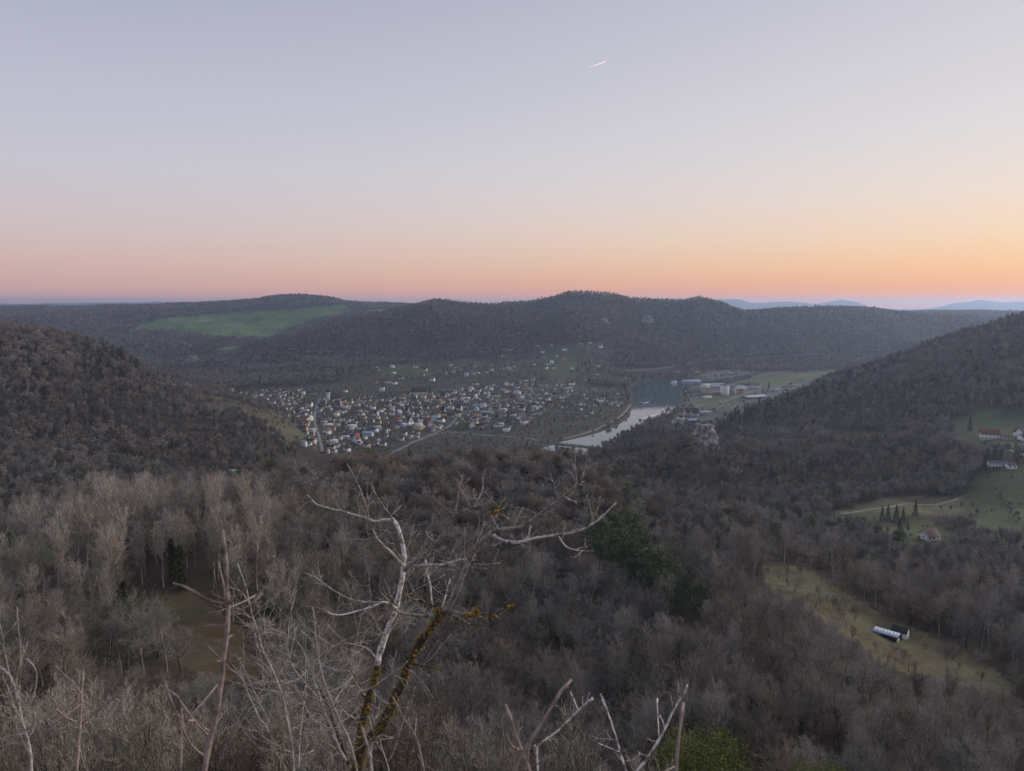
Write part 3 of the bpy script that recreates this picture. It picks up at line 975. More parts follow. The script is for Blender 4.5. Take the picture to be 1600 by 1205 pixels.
def roof_mesh(gable):
    g_ = Geo()
    if gable == 0:
        g_.box(-.53, .53, -.54, .54, 1.0, 1.07)
    else:
        for s in (-1, 1):
            e = (.60, 1 - gable * 0.2)
            a, b_ = (-.54, s * e[0], e[1]), (.54, s * e[0], e[1])
            c, d = (.54, 0, 1 + gable), (-.54, 0, 1 + gable)
            up = np.array([0, 0, 0.09])
            q = [np.array(k, float) for k in (a, b_, c, d)]
            v = [k + up * 0.15 for k in q] + [k + up for k in q]
            g_.add(v, [(0, 1, 2), (0, 2, 3), (4, 6, 5), (4, 7, 6), (0, 5, 1), (0, 4, 5), (1, 6, 2), (1, 5, 6), (3, 4, 0), (3, 7, 4)])
    return g_.mesh('roof', [RM['brown']])


HM = {k: (wall_mesh(k), roof_mesh(k)) for k in (0, 0.35, 0.55, 0.9)}
_ch = Geo()
_ch.box(-.035, .035, -.05, .05, 1.1, 1.62)
CH = _ch.mesh('chimney', [M['chimney']])


def put(me_, name, parent, mat, scale=(1, 1, 1), loc=(0, 0, 0)):
    o = bpy.data.objects.new(name, me_)
    link(o, parent)
    o.scale = scale
    o.location = loc
    if mat is not None:
        o.material_slots[0].link = 'OBJECT'
        o.material_slots[0].material = mat
    return o


ALLH = []


def house(x, y, z, L, W, h, rz, wall, roof, pitch=0.55, name='house', label=None, cat='house', group=None, chimney=False, keep=1.0):
    e = empty(name, (x, y, z), rz)
    wm_, rm_ = HM[pitch]
    put(wm_, 'wall', e, WM[wall], (L, W, h))
    r_ = put(rm_, 'roof', e, RM[roof], (L, W, h))
    if chimney:
        c_ = put(CH, 'chimney', r_, None, (1, 1, 1), (0.25, 0.12, 0))
    if label:
        tag(e, label, cat, group)
    ALLH.append((x, y))
    KEEP_OFF.append((x, y, max(L, W) * 0.6 * keep + 1.5))
    return e


def windows(e, L, W, h, rows, cols, sides=('front',), size=(1.0, 1.3)):
    """framed panes on the long sides and gable ends"""
    for sd in sides:
        n = cols if sd in ('front', 'back') else max(1, cols // 2)
        ln = L if sd in ('front', 'back') else W
        for r_ in range(rows):
            for c_ in range(n):
                a = (c_ + 0.5) / n * ln - ln / 2
                zc = h * (r_ + 0.58) / rows
                f, p = Geo(), Geo()
                w2, h2 = size[0] / 2, size[1] / 2
                f.box(-w2 - .09, w2 + .09, -.05, .05, -h2 - .09, h2 + .09)
                p.box(-w2, w2, -.08, .08, -h2, h2)
                fo = f.obj('window', M['frame'], e)
                po = p.obj('pane', M['glass'], fo)
                fo.location = {'front': (a, -W / 2, zc), 'back': (a, W / 2, zc), 'end': (L / 2, a, zc), 'end2': (-L / 2, a, zc)}[sd]
                if sd in ('end', 'end2'):
                    fo.rotation_euler = (0, 0, math.pi / 2)


MARKS = [('the church tower', 513, 626), ('the yellow-fronted house', 502, 640), ('the main street', 494, 668), ('the bridge', 880, 690), ('the orange courtyard houses', 678, 627), ('the cream gabled hall', 660, 615),
         ('the tall white block', 597, 611), ('the pale blue sheds', 570, 678), ('the road bend', 700, 667), ('the blue-white roof', 745, 634), ('the lone white riverside house', 818, 661), ('the upper lane', 765, 577), ('the hamlet on the slope', 855, 560),
         ('the orange house by the firs', 825, 600), ('the river bend', 965, 640), ('the poplar clump', 950, 600), ('the wooded hill foot', 455, 625), ('the willow', 575, 700)]
MW = [(n, *on_ground(u, v, 950, 2900)[:2]) for n, u, v in MARKS]
used_labels = {}


def town_label(x, y, L, h, wall, roof, gable):
    d = sorted((math.hypot(x - a, y - b_), n, a, b_) for n, a, b_ in MW)
    dist, n, a, b_ = d[0]
    rel = 'close by' if dist < 30 else ('behind' if y - b_ > abs(x - a) else ('in front of' if b_ - y > abs(x - a) else 'beside'))
    size = 'long' if L > 12 else ('tall' if h > 6.3 else ('small' if L < 8 else 'mid-sized'))
    gb = 'flat-roofed ' if gable == 0 else ''
    lab = f'{size} {gb}{wall} house with {roof} roof {rel} {n}'
    if lab in used_labels:
        for d2 in d[1:4]:
            alt = f'{size} {gb}{wall} house with {roof} roof between {n} and {d2[1]}'
            if alt not in used_labels and len(alt.split()) <= 16:
                lab = alt
                break
    used_labels[lab] = used_labels.get(lab, 0) + 1
    return lab


HOUSES = [  # u, v of the foot, wall, roof, length, height, pitch
    (502, 641, 'yellow', 'dark', 13, 8, .55), (597, 612, 'white', 'grey', 13, 12, 0), (587, 599, 'orange', 'brown', 12, 6, .35), (587, 576, 'white', 'brown', 14, 6, .35), (613, 575, 'white', 'pale blue', 13, 7, .55), (615, 584, 'white', 'white', 14, 4, .35), (626, 592, 'white', 'dark', 15, 5, .35),
    (606, 600, 'cream', 'brown', 16, 9, .35), (616, 601, 'white', 'brown', 18, 8, .35), (582, 640, 'white', 'dark', 14, 8, .9), (595, 645, 'white', 'white', 12, 5, 0), (557, 636, 'beige', 'brown', 14, 8, .9), (545, 637, 'cream', 'brown', 12, 8, .9), (528, 634, 'beige', 'brown', 15, 8, .55), (474, 618, 'white', 'white', 10, 7, .35), (486, 617, 'grey', 'dark', 28, 6, .55), (434, 618, 'beige', 'red', 12, 6, .55), (443, 619, 'white', 'terracotta', 13, 5, .35), (528, 620, 'white', 'dark', 16, 6, .55), (540, 613, 'white', 'brown', 10, 6, .35),
    (361, 613, 'orange', 'terracotta', 13, 7, .55), (374, 616, 'beige', 'brown', 10, 5, .55), (398, 619, 'white', 'brown', 10, 6, .55), (406, 619, 'white', 'brown', 9, 5, .55), (422, 630, 'white', 'grey', 11, 5, .35), (427, 618, 'cream', 'brown', 11, 6, .55),
    (477, 645, 'white', 'white', 15, 6, .35), (483, 657, 'white', 'white', 14, 6, .55), (475, 659, 'orange', 'red', 11, 6, .55), (487, 675, 'white', 'white', 13, 5, .35), (475, 674, 'orange', 'brown', 13, 7, .55), (480, 697, 'white', 'grey', 15, 5, .35), (475, 709, 'white', 'white', 9, 6, .55), (463, 652, 'beige', 'brown', 12, 5, .55), (446, 651, 'beige', 'terracotta', 14, 4, .35), (506, 661, 'white', 'grey', 14, 6, .35), (512, 667, 'white', 'white', 18, 5, .35), (517, 674, 'beige', 'terracotta', 18, 7, .55), (547, 672, 'beige', 'pale blue', 16, 8, .35), (575, 682, 'pale blue', 'pale blue', 20, 7, .35), (588, 672, 'grey', 'pale blue', 18, 6, .35), (540, 685, 'white', 'white', 14, 4, .35), (520, 693, 'white', 'white', 16, 5, .35), (516, 702, 'white', 'dark', 16, 5, .55), (557, 693, 'white', 'red', 13, 9, .9),
    (534, 659, 'white', 'white', 10, 5, 0), (549, 658, 'white', 'dark', 8, 5, .55), (556, 649, 'white', 'brown', 13, 5, .55), (567, 656, 'beige', 'terracotta', 11, 6, .55), (591, 663, 'yellow', 'brown', 12, 7, .35), (620, 658, 'grey', 'red', 14, 5, .55), (605, 635, 'beige', 'brown', 14, 7, .9), (640, 660, 'white', 'dark', 10, 7, .9),
    (629, 624, 'beige', 'brown', 20, 7, .9), (607, 636, 'beige', 'brown', 14, 7, .9), (628, 635, 'white', 'brown', 11, 7, .9), (635, 639, 'white', 'dark', 12, 6, .55), (672, 627, 'orange', 'brown', 14, 8, .55), (685, 628, 'orange', 'brown', 14, 9, .55), (694, 627, 'beige', 'orange' if False else 'terracotta', 16, 5, .35), (681, 636, 'pink', 'brown', 26, 6, .35), (706, 626, 'white', 'grey', 24, 6, .35), (727, 626, 'white', 'white', 26, 6, .35), (693, 610, 'white', 'brown', 13, 5, .35), (702, 610, 'white', 'brown', 13, 5, .35), (650, 629, 'white', 'brown', 11, 6, .55),
    (745, 637, 'pale blue', 'pale blue', 20, 6, .35), (755, 637, 'white', 'white', 14, 8, .35), (762, 647, 'grey', 'pale blue', 26, 5, .35), (786, 642, 'white', 'white', 18, 5, 0), (716, 652, 'cream', 'brown', 13, 10, .55), (743, 654, 'beige', 'terracotta', 20, 6, .55), (731, 661, 'yellow', 'brown', 12, 6, .55), (737, 669, 'white', 'dark', 14, 8, .9), (750, 669, 'grey', 'dark', 18, 6, .55), (758, 661, 'grey', 'brown', 13, 6, .9), (778, 667, 'white', 'grey', 18, 5, .35), (680, 658, 'white', 'pale blue', 16, 8, .35), (664, 656, 'beige', 'brown', 15, 9, .9), (667, 664, 'brick', 'red', 15, 8, .9), (654, 672, 'yellow', 'white', 16, 9, .55), (673, 667, 'white', 'red', 13, 7, .9), (704, 653, 'grey', 'dark', 16, 7, .55), (757, 653, 'white', 'dark', 12, 6, .55), (694, 650, 'orange', 'brown', 12, 6, .55),
    (686, 580, 'orange', 'terracotta', 16, 6, .35), (716, 579, 'white', 'brown', 16, 7, .35), (723, 573, 'white', 'brown', 16, 4, .35), (743, 574, 'cream', 'brown', 13, 7, .35), (749, 573, 'white', 'brown', 12, 6, .35), (767, 572, 'cream', 'brown', 14, 6, .35), (729, 589, 'white', 'white', 14, 8, .55), (739, 586, 'white', 'grey', 14, 7, .55), (747, 584, 'white', 'grey', 12, 6, .55), (761, 583, 'white', 'grey', 9, 6, .55), (768, 580, 'white', 'grey', 11, 7, .55), (785, 578, 'white', 'brown', 15, 6, .35), (795, 578, 'white', 'pale blue', 16, 7, .55), (791, 568, 'beige', 'terracotta', 20, 5, .35), (803, 574, 'white', 'brown', 9, 8, .55),
    (743, 602, 'cream', 'brown', 18, 7, .35), (660, 588, 'beige', 'brown', 12, 6, .55), (695, 585, 'beige', 'brown', 12, 7, .55), (660, 587, 'grey', 'brown', 11, 5, .35), (641, 588, 'grey', 'dark', 12, 5, .35),
    (796, 548, 'white', 'brown', 20, 6, .35), (840, 542, 'white', 'brown', 18, 5, .35), (848, 552, 'white', 'grey', 12, 9, .55), (849, 559, 'beige', 'brown', 18, 7, .35), (868, 558, 'beige', 'grey', 15, 7, .55), (882, 548, 'white', 'grey', 16, 8, .55), (907, 538, 'white', 'grey', 17, 5, .35), (921, 537, 'white', 'grey', 16, 5, .35), (938, 544, 'white', 'grey', 18, 9, .55), (862, 568, 'white', 'white', 11, 7, .55), (855, 570, 'white', 'grey', 18, 4, .35), (853, 577, 'white', 'brown', 11, 8, .55), (865, 577, 'cream', 'brown', 9, 8, .55),
    (821, 597, 'cream', 'brown', 16, 9, .55), (832, 596, 'cream', 'terracotta', 14, 10, .55), (810, 600, 'beige', 'terracotta', 16, 8, .55), (820, 609, 'orange', 'terracotta', 14, 7, .55), (844, 608, 'pink', 'brown', 30, 6, .35), (799, 604, 'white', 'grey', 9, 7, .9), (808, 616, 'white', 'white', 18, 7, .35), (893, 602, 'white', 'brown', 18, 8, .35), (915, 595, 'white', 'grey', 13, 6, .35), (927, 598, 'beige', 'brown', 18, 6, .55), (889, 608, 'white', 'white', 26, 4, 0), (907, 634, 'white', 'grey', 13, 6, .9), (938, 630, 'white', 'white', 14, 6, .35), (960, 630, 'white', 'grey', 15, 5, .35), (818, 663, 'white', 'red', 14, 8, .35), (783, 667, 'white', 'white', 11, 6, .35), (917, 652, 'white', 'brown', 7, 5, .55), (975, 592, 'white', 'grey', 14, 5, .35),
]
for i, (u, v, wl, rf, L, h, pt) in enumerate(HOUSES):
    x, y, z = on_ground(u, v, 960, 3000)
    face = math.atan2(x, y)
    rz = -face + random.choice([-0.5, -0.2, 0.1, 0.35, 0.6]) + (math.pi / 2 if pt == .9 else 0)
    L, h = L * .76, h * .80
    W = min(L * 0.8, 9)
    lab = town_label(x, y, L, h, wl, rf, pt)
    house(x, y, z, L, W, h, rz, wl, rf, pt, label=lab, group='houses of the town', keep=0.9)
rh = random.Random(11)
CORE = [(466, 630), (520, 622), (600, 622), (650, 618), (700, 612), (800, 598), (880, 600), (905, 606), (860, 640), (800, 676), (700, 664), (640, 690), (560, 706), (505, 716), (474, 690), (458, 652)]
FRINGE = [(810, 604), (905, 600), (960, 602), (978, 628), (955, 645), (880, 655), (800, 660)]
OUTER = [(372, 613), (470, 608), (482, 640), (455, 652), (430, 636)]
SLOPE = [(588, 572), (690, 572), (800, 556), (860, 540), (950, 536), (955, 585), (800, 602), (690, 604), (600, 612)]
PLATE = [(1255, 485), (1300, 483), (1400, 488), (1395, 494), (1300, 490)]
pts_, tries = list(ALLH), 0
made = 0
while made < 158 and tries < 9000:
    tries += 1
    pk = rh.random()
    poly, y0, y1 = (CORE, 960, 2300) if pk < 0.72 else ((FRINGE, 1050, 2300) if pk < .82 else ((SLOPE, 1800, 2750) if pk < .95 else (OUTER, 1000, 2200)))
    # even by area on the ground: pick a point there, test its pixel
    y = math.sqrt(rh.uniform(y0 ** 2, y1 ** 2))
    x = rh.uniform(-0.40, 0.17) * y
    z = float(ground(x, y))
    u, v = proj(x, y, z)
    if not in_poly(np.array([u]), np.array([v]), poly)[0] or z < 1.2:
        continue
    if min((x - a) ** 2 + (y - b_) ** 2 for a, b_ in pts_) < (12.5 if poly is CORE else (18 if poly is OUTER else 28)) ** 2:
        continue
    if any((x - a) ** 2 + (y - b_) ** 2 < (r_ + 3) ** 2 for a, b_, r_ in KEEP_OFF):
        continue
    wl = rh.choices(['white', 'cream', 'beige', 'grey', 'pink', 'orange'], [38, 15, 24, 12, 5, 4])[0]
    rf = rh.choices(['brown', 'dark', 'grey', 'terracotta', 'white', 'pale blue', 'red'], [36, 24, 12, 14, 7, 4, 3])[0]
    pt = rh.choices([.35, .55, .9, 0], [35, 42, 18, 5])[0]
    L, h = rh.uniform(6.5, 11.5), rh.uniform(3.6, 6.8)
    rz = -0.12 + rh.choice([0, math.pi / 2]) + rh.uniform(-0.25, 0.25) + 0.5 * math.sin(x / 160)
    house(x, y, z, L, min(L * 0.8, 8.5), h, rz, wl, rf, pt, label=town_label(x, y, L, h, wl, rf, pt), group='houses of the town')
    pts_.append((x, y))
    made += 1

# the smaller roofs, garages, yards and garden walls packed between them, beyond the counted houses
INF = {k: Geo() for k in ('white', 'beige', 'grey')}
infm = 0
tries = 0
while infm < 470 and tries < 20000:
    tries += 1
    y = math.sqrt(rh.uniform(960 ** 2, 2300 ** 2))
    x = rh.uniform(-0.40, 0.17) * y
    z = float(ground(x, y))
    u, v = proj(x, y, z)
    inn = in_poly(np.array([u]), np.array([v]), CORE)[0]
    if z < 1.2 or not (inn or (rh.random() < .3 and in_poly(np.array([u]), np.array([v]), FRINGE)[0]) or in_poly(np.array([u]), np.array([v]), OUTER)[0]):
        continue
    if min((x - a) ** 2 + (y - b_) ** 2 for a, b_ in pts_) < 7.6 ** 2 or any((x - a) ** 2 + (y - b_) ** 2 < (r_ - 1) ** 2 for a, b_, r_ in KEEP_OFF[:n_road]):
        continue
    g_ = INF[rh.choice(['white', 'white', 'beige', 'grey'])]
    L, W, h = rh.uniform(4, 8.5), rh.uniform(3.5, 6), rh.uniform(2.4, 4.5)
    an = 0.5 * math.sin(x / 160) + rh.choice([0, 1.57])
    ca2, sa2 = math.cos(an), math.sin(an)
    tf = lambda p: (x + p[0] * ca2 - p[1] * sa2, y + p[0] * sa2 + p[1] * ca2, z + p[2])
    b8 = [tf((sx_ * L / 2, sy_ * W / 2, z_)) for z_ in (-1.5, h) for sy_ in (-1, 1) for sx_ in (-1, 1)]
    g_.add(b8, [(0, 1, 5), (0, 5, 4), (1, 3, 7), (1, 7, 5), (3, 2, 6), (3, 6, 7), (2, 0, 4), (2, 4, 6)], 0)
    r6 = [tf(p) for p in ((-L * .54, -W * .6, h - .2), (L * .54, -W * .6, h - .2), (L * .54, 0, h + W * .3), (-L * .54, 0, h + W * .3), (L * .54, W * .6, h - .2), (-L * .54, W * .6, h - .2))]
    g_.add(r6, [(0, 1, 2), (0, 2, 3), (3, 2, 4), (3, 4, 5)], 1 + rh.randrange(3))
    g_.add([r6[1], r6[4], r6[2], r6[0], r6[5], r6[3]], [(0, 1, 2), (3, 5, 4)], 0)
    pts_.append((x, y))
    KEEP_OFF.append((x, y, 4.5))
    infm += 1
for k_, g_ in INF.items():
    o = g_.obj('small_buildings', [WM[k_], RM['brown'], RM['dark'], RM['grey']])
    tag(o, f'garages and small {k_} outbuildings packed between the town houses', 'outbuildings', kind='stuff')
yd = Geo()
for a, b_ in ALLH:
    if rh.random() < .75:
        w_, l_ = rh.uniform(1.5, 3.5), rh.uniform(5, 13)
        an = rh.uniform(0, 3.14)
        dx, dy = rh.uniform(-9, 9), rh.uniform(-9, -3)
        cs, sn = math.cos(an), math.sin(an)
        c4 = [(a + dx + p * cs - q_ * sn, b_ + dy + p * sn + q_ * cs) for p, q_ in ((-l_ / 2, -w_ / 2), (l_ / 2, -w_ / 2), (l_ / 2, w_ / 2), (-l_ / 2, w_ / 2))]
        yd.quad(*[(px_, py_, float(ground(px_, py_)) + .4) for px_, py_ in c4])
tag(yd.obj('paved_yards', M['pale_road']), 'paved drives and yards beside the town houses', 'yards', kind='stuff')

# church: square white tower with belfry openings, cap and small spire, nave behind
x, y, z = on_ground(513, 628, 1300, 2300)
e = empty('church', (x, y, z), 0.15)
put(HM[.9][0], 'nave', e, WM['beige'], (22, 11, 8), (14, 6, 0))
put(HM[.9][1], 'nave_roof', e, RM['brown'], (22, 11, 8), (14, 6, 0))
g_ = Geo()
g_.box(-3.4, 3.4, -3.4, 3.4, -3, 19)
tw_ = g_.obj('tower', WM['white'], e)
g_ = Geo()
g_.box(-3.9, 3.9, -3.9, 3.9, 19.0, 19.8)
g_.obj('cornice', WM['white'], tw_)
for sgn in (-1, 1):
    for ax in (0, 1):
        g_ = Geo()
        if ax:
            g_.box(-0.8, 0.8, sgn * 3.45 - 0.05, sgn * 3.45 + 0.05, 13.5, 17.5)
        else:
            g_.box(sgn * 3.45 - 0.05, sgn * 3.45 + 0.05, -0.8, 0.8, 13.5, 17.5)
        g_.obj('belfry_opening', M['glass'], tw_)
g_ = Geo()
prof = [(3.7, 19.8), (3.9, 21.5), (3.0, 23.2), (1.6, 24.2), (1.3, 25.4), (0.5, 26.6), (0.12, 30.5)]
for (r0, z0), (r1, z1) in zip(prof, prof[1:]):
    n = 8
    for k in range(n):
        a0, a1 = 2 * math.pi * k / n, 2 * math.pi * (k + 1) / n
        g_.quad((r0 * math.cos(a0), r0 * math.sin(a0), z0), (r0 * math.cos(a1), r0 * math.sin(a1), z0), (r1 * math.cos(a1), r1 * math.sin(a1), z1), (r1 * math.cos(a0), r1 * math.sin(a0), z1))
g_.obj('dome_cap', RM['dark'], tw_)
tag(e, 'white church with square bell tower and dark cap beside the main street', 'church')
KEEP_OFF.append((x, y, 16))
KEEP_OFF.append((x + 14, y + 6, 14))
x, y, z = on_ground(655, 617, 1300, 2400)
house(x, y, z, 30, 12, 8, 0.2, 'cream', 'brown', .9, name='hall', label='long cream gabled hall with steep brown roof above the orange courtyard houses', cat='hall')

# works across the river
WORKS = [
    (1170, 606, 'white', 'dark', 50, 26, 8, .35, 0.35, 'large white hall with dark panelled roof beside the green field'),
    (1132, 617, 'white', 'grey', 15, 14, 22, 0, 0.3, 'tall pale concrete block, the squarest tower of the works'),
    (1143, 616, 'grey', 'grey', 15, 14, 18, 0, 0.3, 'shorter grey block joined beside the pale works tower'),
    (1152, 609, 'white', 'white', 44, 16, 7, 0, 0.25, 'long low white works building behind the tower blocks'),
    (1117, 604, 'white', 'white', 44, 18, 6, 0, 0.1, 'long white flat-roofed works shed beside the bare poplars'),
    (1101, 606, 'white', 'white', 22, 12, 7, .35, 0.5, 'short white works shed near the river trees'),
    (1079, 601, 'pale blue', 'pale blue', 46, 20, 9, .35, 0.15, 'blue-grey hall among the trees at the river bend'),
    (1107, 617, 'beige', 'terracotta', 46, 22, 5, .35, 0.5, 'low sheds with pinkish roof in front of the white works'),
    (1084, 613, 'grey', 'grey', 30, 16, 5, .35, -0.2, 'low grey shed between the river and the pinkish sheds'),
    (1104, 622, 'white', 'white', 26, 8, 4, 0, 0.6, 'narrow white building at the edge of the grass by the works'),
    (1157, 615, 'orange', 'brown', 16, 12, 7, .35, 0.3, 'house with lamplight painted orange on its walls between the works tower and the road'),  # orange wall colour stands in for lamplight on this house
    (1178, 622, 'pale blue', 'white', 54, 22, 4, .35, 0.5, 'big pale greenhouse roof on the slope side of the works road'),
    (1209, 612, 'white', 'silver', 26, 12, 5, .35, 0.2, 'white shed with silver roof beside the dark firs'),
    (1236, 609, 'white', 'terracotta', 28, 13, 7, .35, 0.2, 'white house with terracotta roof farthest along the works road'),
    (1053, 601, 'white', 'white', 13, 9, 6, .55, 0.4, 'small white boathouse alone on the far river bank'),
    (1087, 583, 'cream', 'red', 18, 11, 8, .55, 0.1, 'cream house with red roof under the ridge road'),
    (1143, 584, 'white', 'grey', 12, 9, 7, .9, 0.1, 'small white gabled house by the pale backwater'),
    (1058, 583, 'beige', 'grey', 18, 11, 8, .55, 0.1, 'beige house on the far bank left of the red-roofed one'.replace(' left of', ' before')),
    (1082, 640, 'grey', 'grey', 14, 10, 7, .55, 0.6, 'grey house highest in the hamlet by the river road'),
    (1074, 650, 'beige', 'brown', 14, 10, 8, .9, 0.5, 'beige gabled house on the river road hamlet'),
    (1085, 651, 'beige', 'dark', 13, 10, 8, .9, 0.3, 'dark-roofed house in the middle of the river road hamlet'),
    (1081, 662, 'brick', 'pale blue', 18, 12, 6, .35, 0.1, 'brick house with blue-grey roof, lowest in the river road hamlet'),
    (1101, 647, 'pale blue', 'silver', 20, 12, 4, .35, 0.2, 'low shed with pale metal roof at the foot of the pine slope'),
    (1063, 656, 'white', 'dark', 12, 8, 5, .55, 0.6, 'small white dark-roofed house nearest the water on the river road'),
]
for u, v, wl, rf, L, W, h, pt, rz, lab in WORKS:
    x, y, z = on_ground(u, v, 1120, 2600)
    e = house(x, y, z, L, W, h, rz, wl, rf, pt, name='works_building' if L > 19 else 'house', label=lab, cat='building' if L > 19 else 'house', keep=0.8)
    if u == 1170:
        for s in (-1, 1):
            g_ = Geo()
            for k in (-1, 1):
                g_.quad((k * 12 - 10, s * 14.2, 8.3), (k * 12 + 10, s * 14.2, 8.3), (k * 12 + 10, s * 1.5, 10.9), (k * 12 - 10, s * 1.5, 10.9))
            # pale verge boards round the dark panels
            for (a, b_) in ((-26.5, -24.0), (-1.2, 1.2), (24.0, 26.5)):
                v_ = Geo()
                v_.quad((a, s * 15.4, 8.25), (b_, s * 15.4, 8.25), (b_, s * 0.2, 11.42), (a, s * 0.2, 11.42))
                v_.obj('roof_band', RM['white'], e)
for i, (u, v) in enumerate([(1262, 487), (1272, 486), (1285, 486), (1297, 485), (1310, 485), (1372, 489), (1383, 490), (1392, 491), (1401, 492)]):
    x, y, z = on_ground(u, v + 3.5, 2700, 3800)
    house(x, y, z, 15, 10, 7, 0.2 * i, rh.choice(['white', 'cream', 'beige']), rh.choice(['brown', 'dark']), .55, label=f'{["first", "second", "third", "fourth", "fifth"][i if i < 5 else i - 5]} small house of the {"village" if i < 5 else "outer hamlet"} on the plateau rim', group='plateau houses')
for i, (u, v) in enumerate([(571, 490), (577, 490)]):
    x, y, z = on_ground(u, v, 3000, 4800)
    house(x, y, z, 18, 12, 8, 0.3, 'white', 'brown', .55, name='farmhouse', label=['white farm beside the high green field', 'smaller white barn next to the farm on the high field'][i], cat='farm')

# farm and houses in the side valley
def side_house(u, v, y0, y1, L, W, h, rz, wl, rf, pt, name, lab, rows=0, cols=0, sides=('front',), **kw):
    x, y, z = on_ground(u, v, y0, y1)
    e = house(x, y, z, L, W, h, rz, wl, rf, pt, name=name, label=lab, cat=kw.pop('cat', 'house'), **kw)
    if rows:
        windows(e, L, W, h, rows, cols, sides)
    return e


e = side_house(1546, 686, 600, 1200, 17, 9, 6.5, -0.45, 'white', 'red', .55, 'farmhouse', 'two-storey white farmhouse with red tiled roof on the green slope', 2, 5, ('front', 'end'), chimney=True)
side_house(1574, 687, 600, 1200, 10, 6, 3.5, -0.3, 'beige', 'terracotta', .35, 'outbuilding', 'low beige outbuilding just beside the white farmhouse', 1, 3)
side_house(1590, 682, 600, 1200, 8, 7, 5, 1.2, 'white', 'brown', .9, 'house', 'narrow white gabled house past the farm outbuilding', 1, 2, ('front', 'end'))
side_house(1599, 688, 600, 1200, 9, 7, 4, 0.2, 'white', 'brown', .55, 'house', 'low white house at the end of the farm row', 1, 2)
side_house(1558, 728, 500, 900, 15, 6, 3.2, -0.3, 'white', 'grey', .35, 'shed', 'long low white building below the dark firs and the road', 1, 6, cat='shed')
side_house(1580, 732, 500, 900, 7, 6, 3.5, -0.3, 'white', 'grey', .35, 'shed', 'short white annexe at the end of the long low building', 1, 2, cat='shed')
side_house(1489, 704, 500, 1000, 8, 6, 3.4, 0.1, 'cream', 'white', .35, 'shed', 'small cream shed under the umbrella-shaped tree', cat='shed')
e = side_house(1452, 843, 400, 640, 9.6, 8, 3.6, 0.25, 'white', 'terracotta', .9, 'house', 'white house with steep reddish tiled roof and dormer above the near wood', 1, 3, ('front', 'end2'), chimney=True)
g_ = Geo()
g_.box(-1.0, 1.0, -3.9, -1.6, 3.9, 5.6)
dm = g_.obj('dormer', WM['white'], e)
g_ = Geo()
g_.box(-0.6, 0.6, -3.97, -3.92, 4.3, 5.3)
g_.obj('pane', M['glass'], dm)
g_ = Geo()
g_.box(-1.2, 1.2, -4.1, -1.4, 5.62, 5.76)
g_.obj('dormer_roof', RM['terracotta'], dm)
side_house(1556, 904, 200, 420, 11, 7, 2.6, 0.05, 'grey', 'grey', .35, 'cabin', 'grey flat cabin roof half hidden by the wood', cat='cabin')
side_house(886, 896, 200, 330, 7, 5, 2.6, 0.1, 'grey', 'grey', .35, 'cabin', 'small grey-roofed hut among the bare trees beside the pines', cat='cabin')
side_house(372, 732, 230, 700, 16, 8, 3.0, 0.25, 'white', 'white', .35, 'barn', 'pale metal barn roof hidden in the wood below the hill', cat='barn')
side_house(327, 654, 700, 1100, 6, 5, 3.5, 0.3, 'pink', 'brown', .55, 'cabin', 'tiny pinkish hut on the wooded hillside', cat='cabin')
side_house(1272, 672, 700, 1200, 8, 6, 3, 0.2, 'white', 'grey', .35, 'shed', 'small white shed among scrub at the foot of the pine slope', cat='shed')

# the metal-roofed shed and hut on the dry clearing
x, y, z = on_ground(1384, 996, 150, 330)
e = empty('shed', (x, y, z), -0.78)
g_ = Geo()
g_.box(-3.5, 3.5, -1.1, 1.1, -1.2, 1.5)
g_.obj('wall', WM['dark wood'], e)
g_ = Geo()
g_.box(3.51, 3.6, -1.1, 1.1, -0.8, 0.6)
g_.obj('gable_board', WM['cream'], e)
M['sheet'] = material('metal_sheet', (0.50, 0.58, 0.70), var=0.25, scale=0.8, rough=0.6, metal=0.1)
for k in range(8):
    g_ = Geo()
    x0 = -3.75 + k * 0.94
    dz = (k % 2) * .012
    v = [(x0, -1.45, 1.48 + dz), (x0 + .96, -1.45, 1.48 + dz), (x0 + .96, 1.3, 2.1 + dz), (x0, 1.3, 2.1 + dz)]
    v += [(a, b_, c - 0.05) for a, b_, c in v]
    g_.add(v, [(0, 1, 2), (0, 2, 3), (4, 6, 5), (4, 7, 6), (0, 4, 5), (0, 5, 1), (1, 5, 6), (1, 6, 2), (2, 6, 7), (2, 7, 3), (3, 7, 4), (3, 4, 0)])
    g_.obj('roof_sheet', M['sheet'], e)
for px_ in (-3.4, -1.1, 1.1, 3.4):
    g_ = Geo()
    g_.box(px_ - .06, px_ + .06, -1.36, -1.24, -1.2, 1.46)
    g_.obj('post', WM['dark wood'], e)
tag(e, 'dark open shed with bright metal sheet roof on the dry clearing', 'shed')
KEEP_OFF.append((x, y, 8))
x2, y2, z2 = on_ground(1408, 997, 150, 330)
e = house(x2 + 0.3, y2 + 1.2, z2, 4.4, 3.6, 2.2, -0.70, 'white', 'dark', .55, name='hut', label='small white hut with dark roof right against the metal-roofed shed'.replace('right ', ''), cat='hut')
g_ = Geo()
g_.box(-2.4, 2.4, -0.1, 0.1, 3.56, 3.66)
g_.obj('ridge_cap', RM['terracotta'], e)
g_ = Geo()
g_.box(0.2, 1.0, -1.86, -1.81, 0, 1.7)
g_.obj('door', WM['grey'], e)

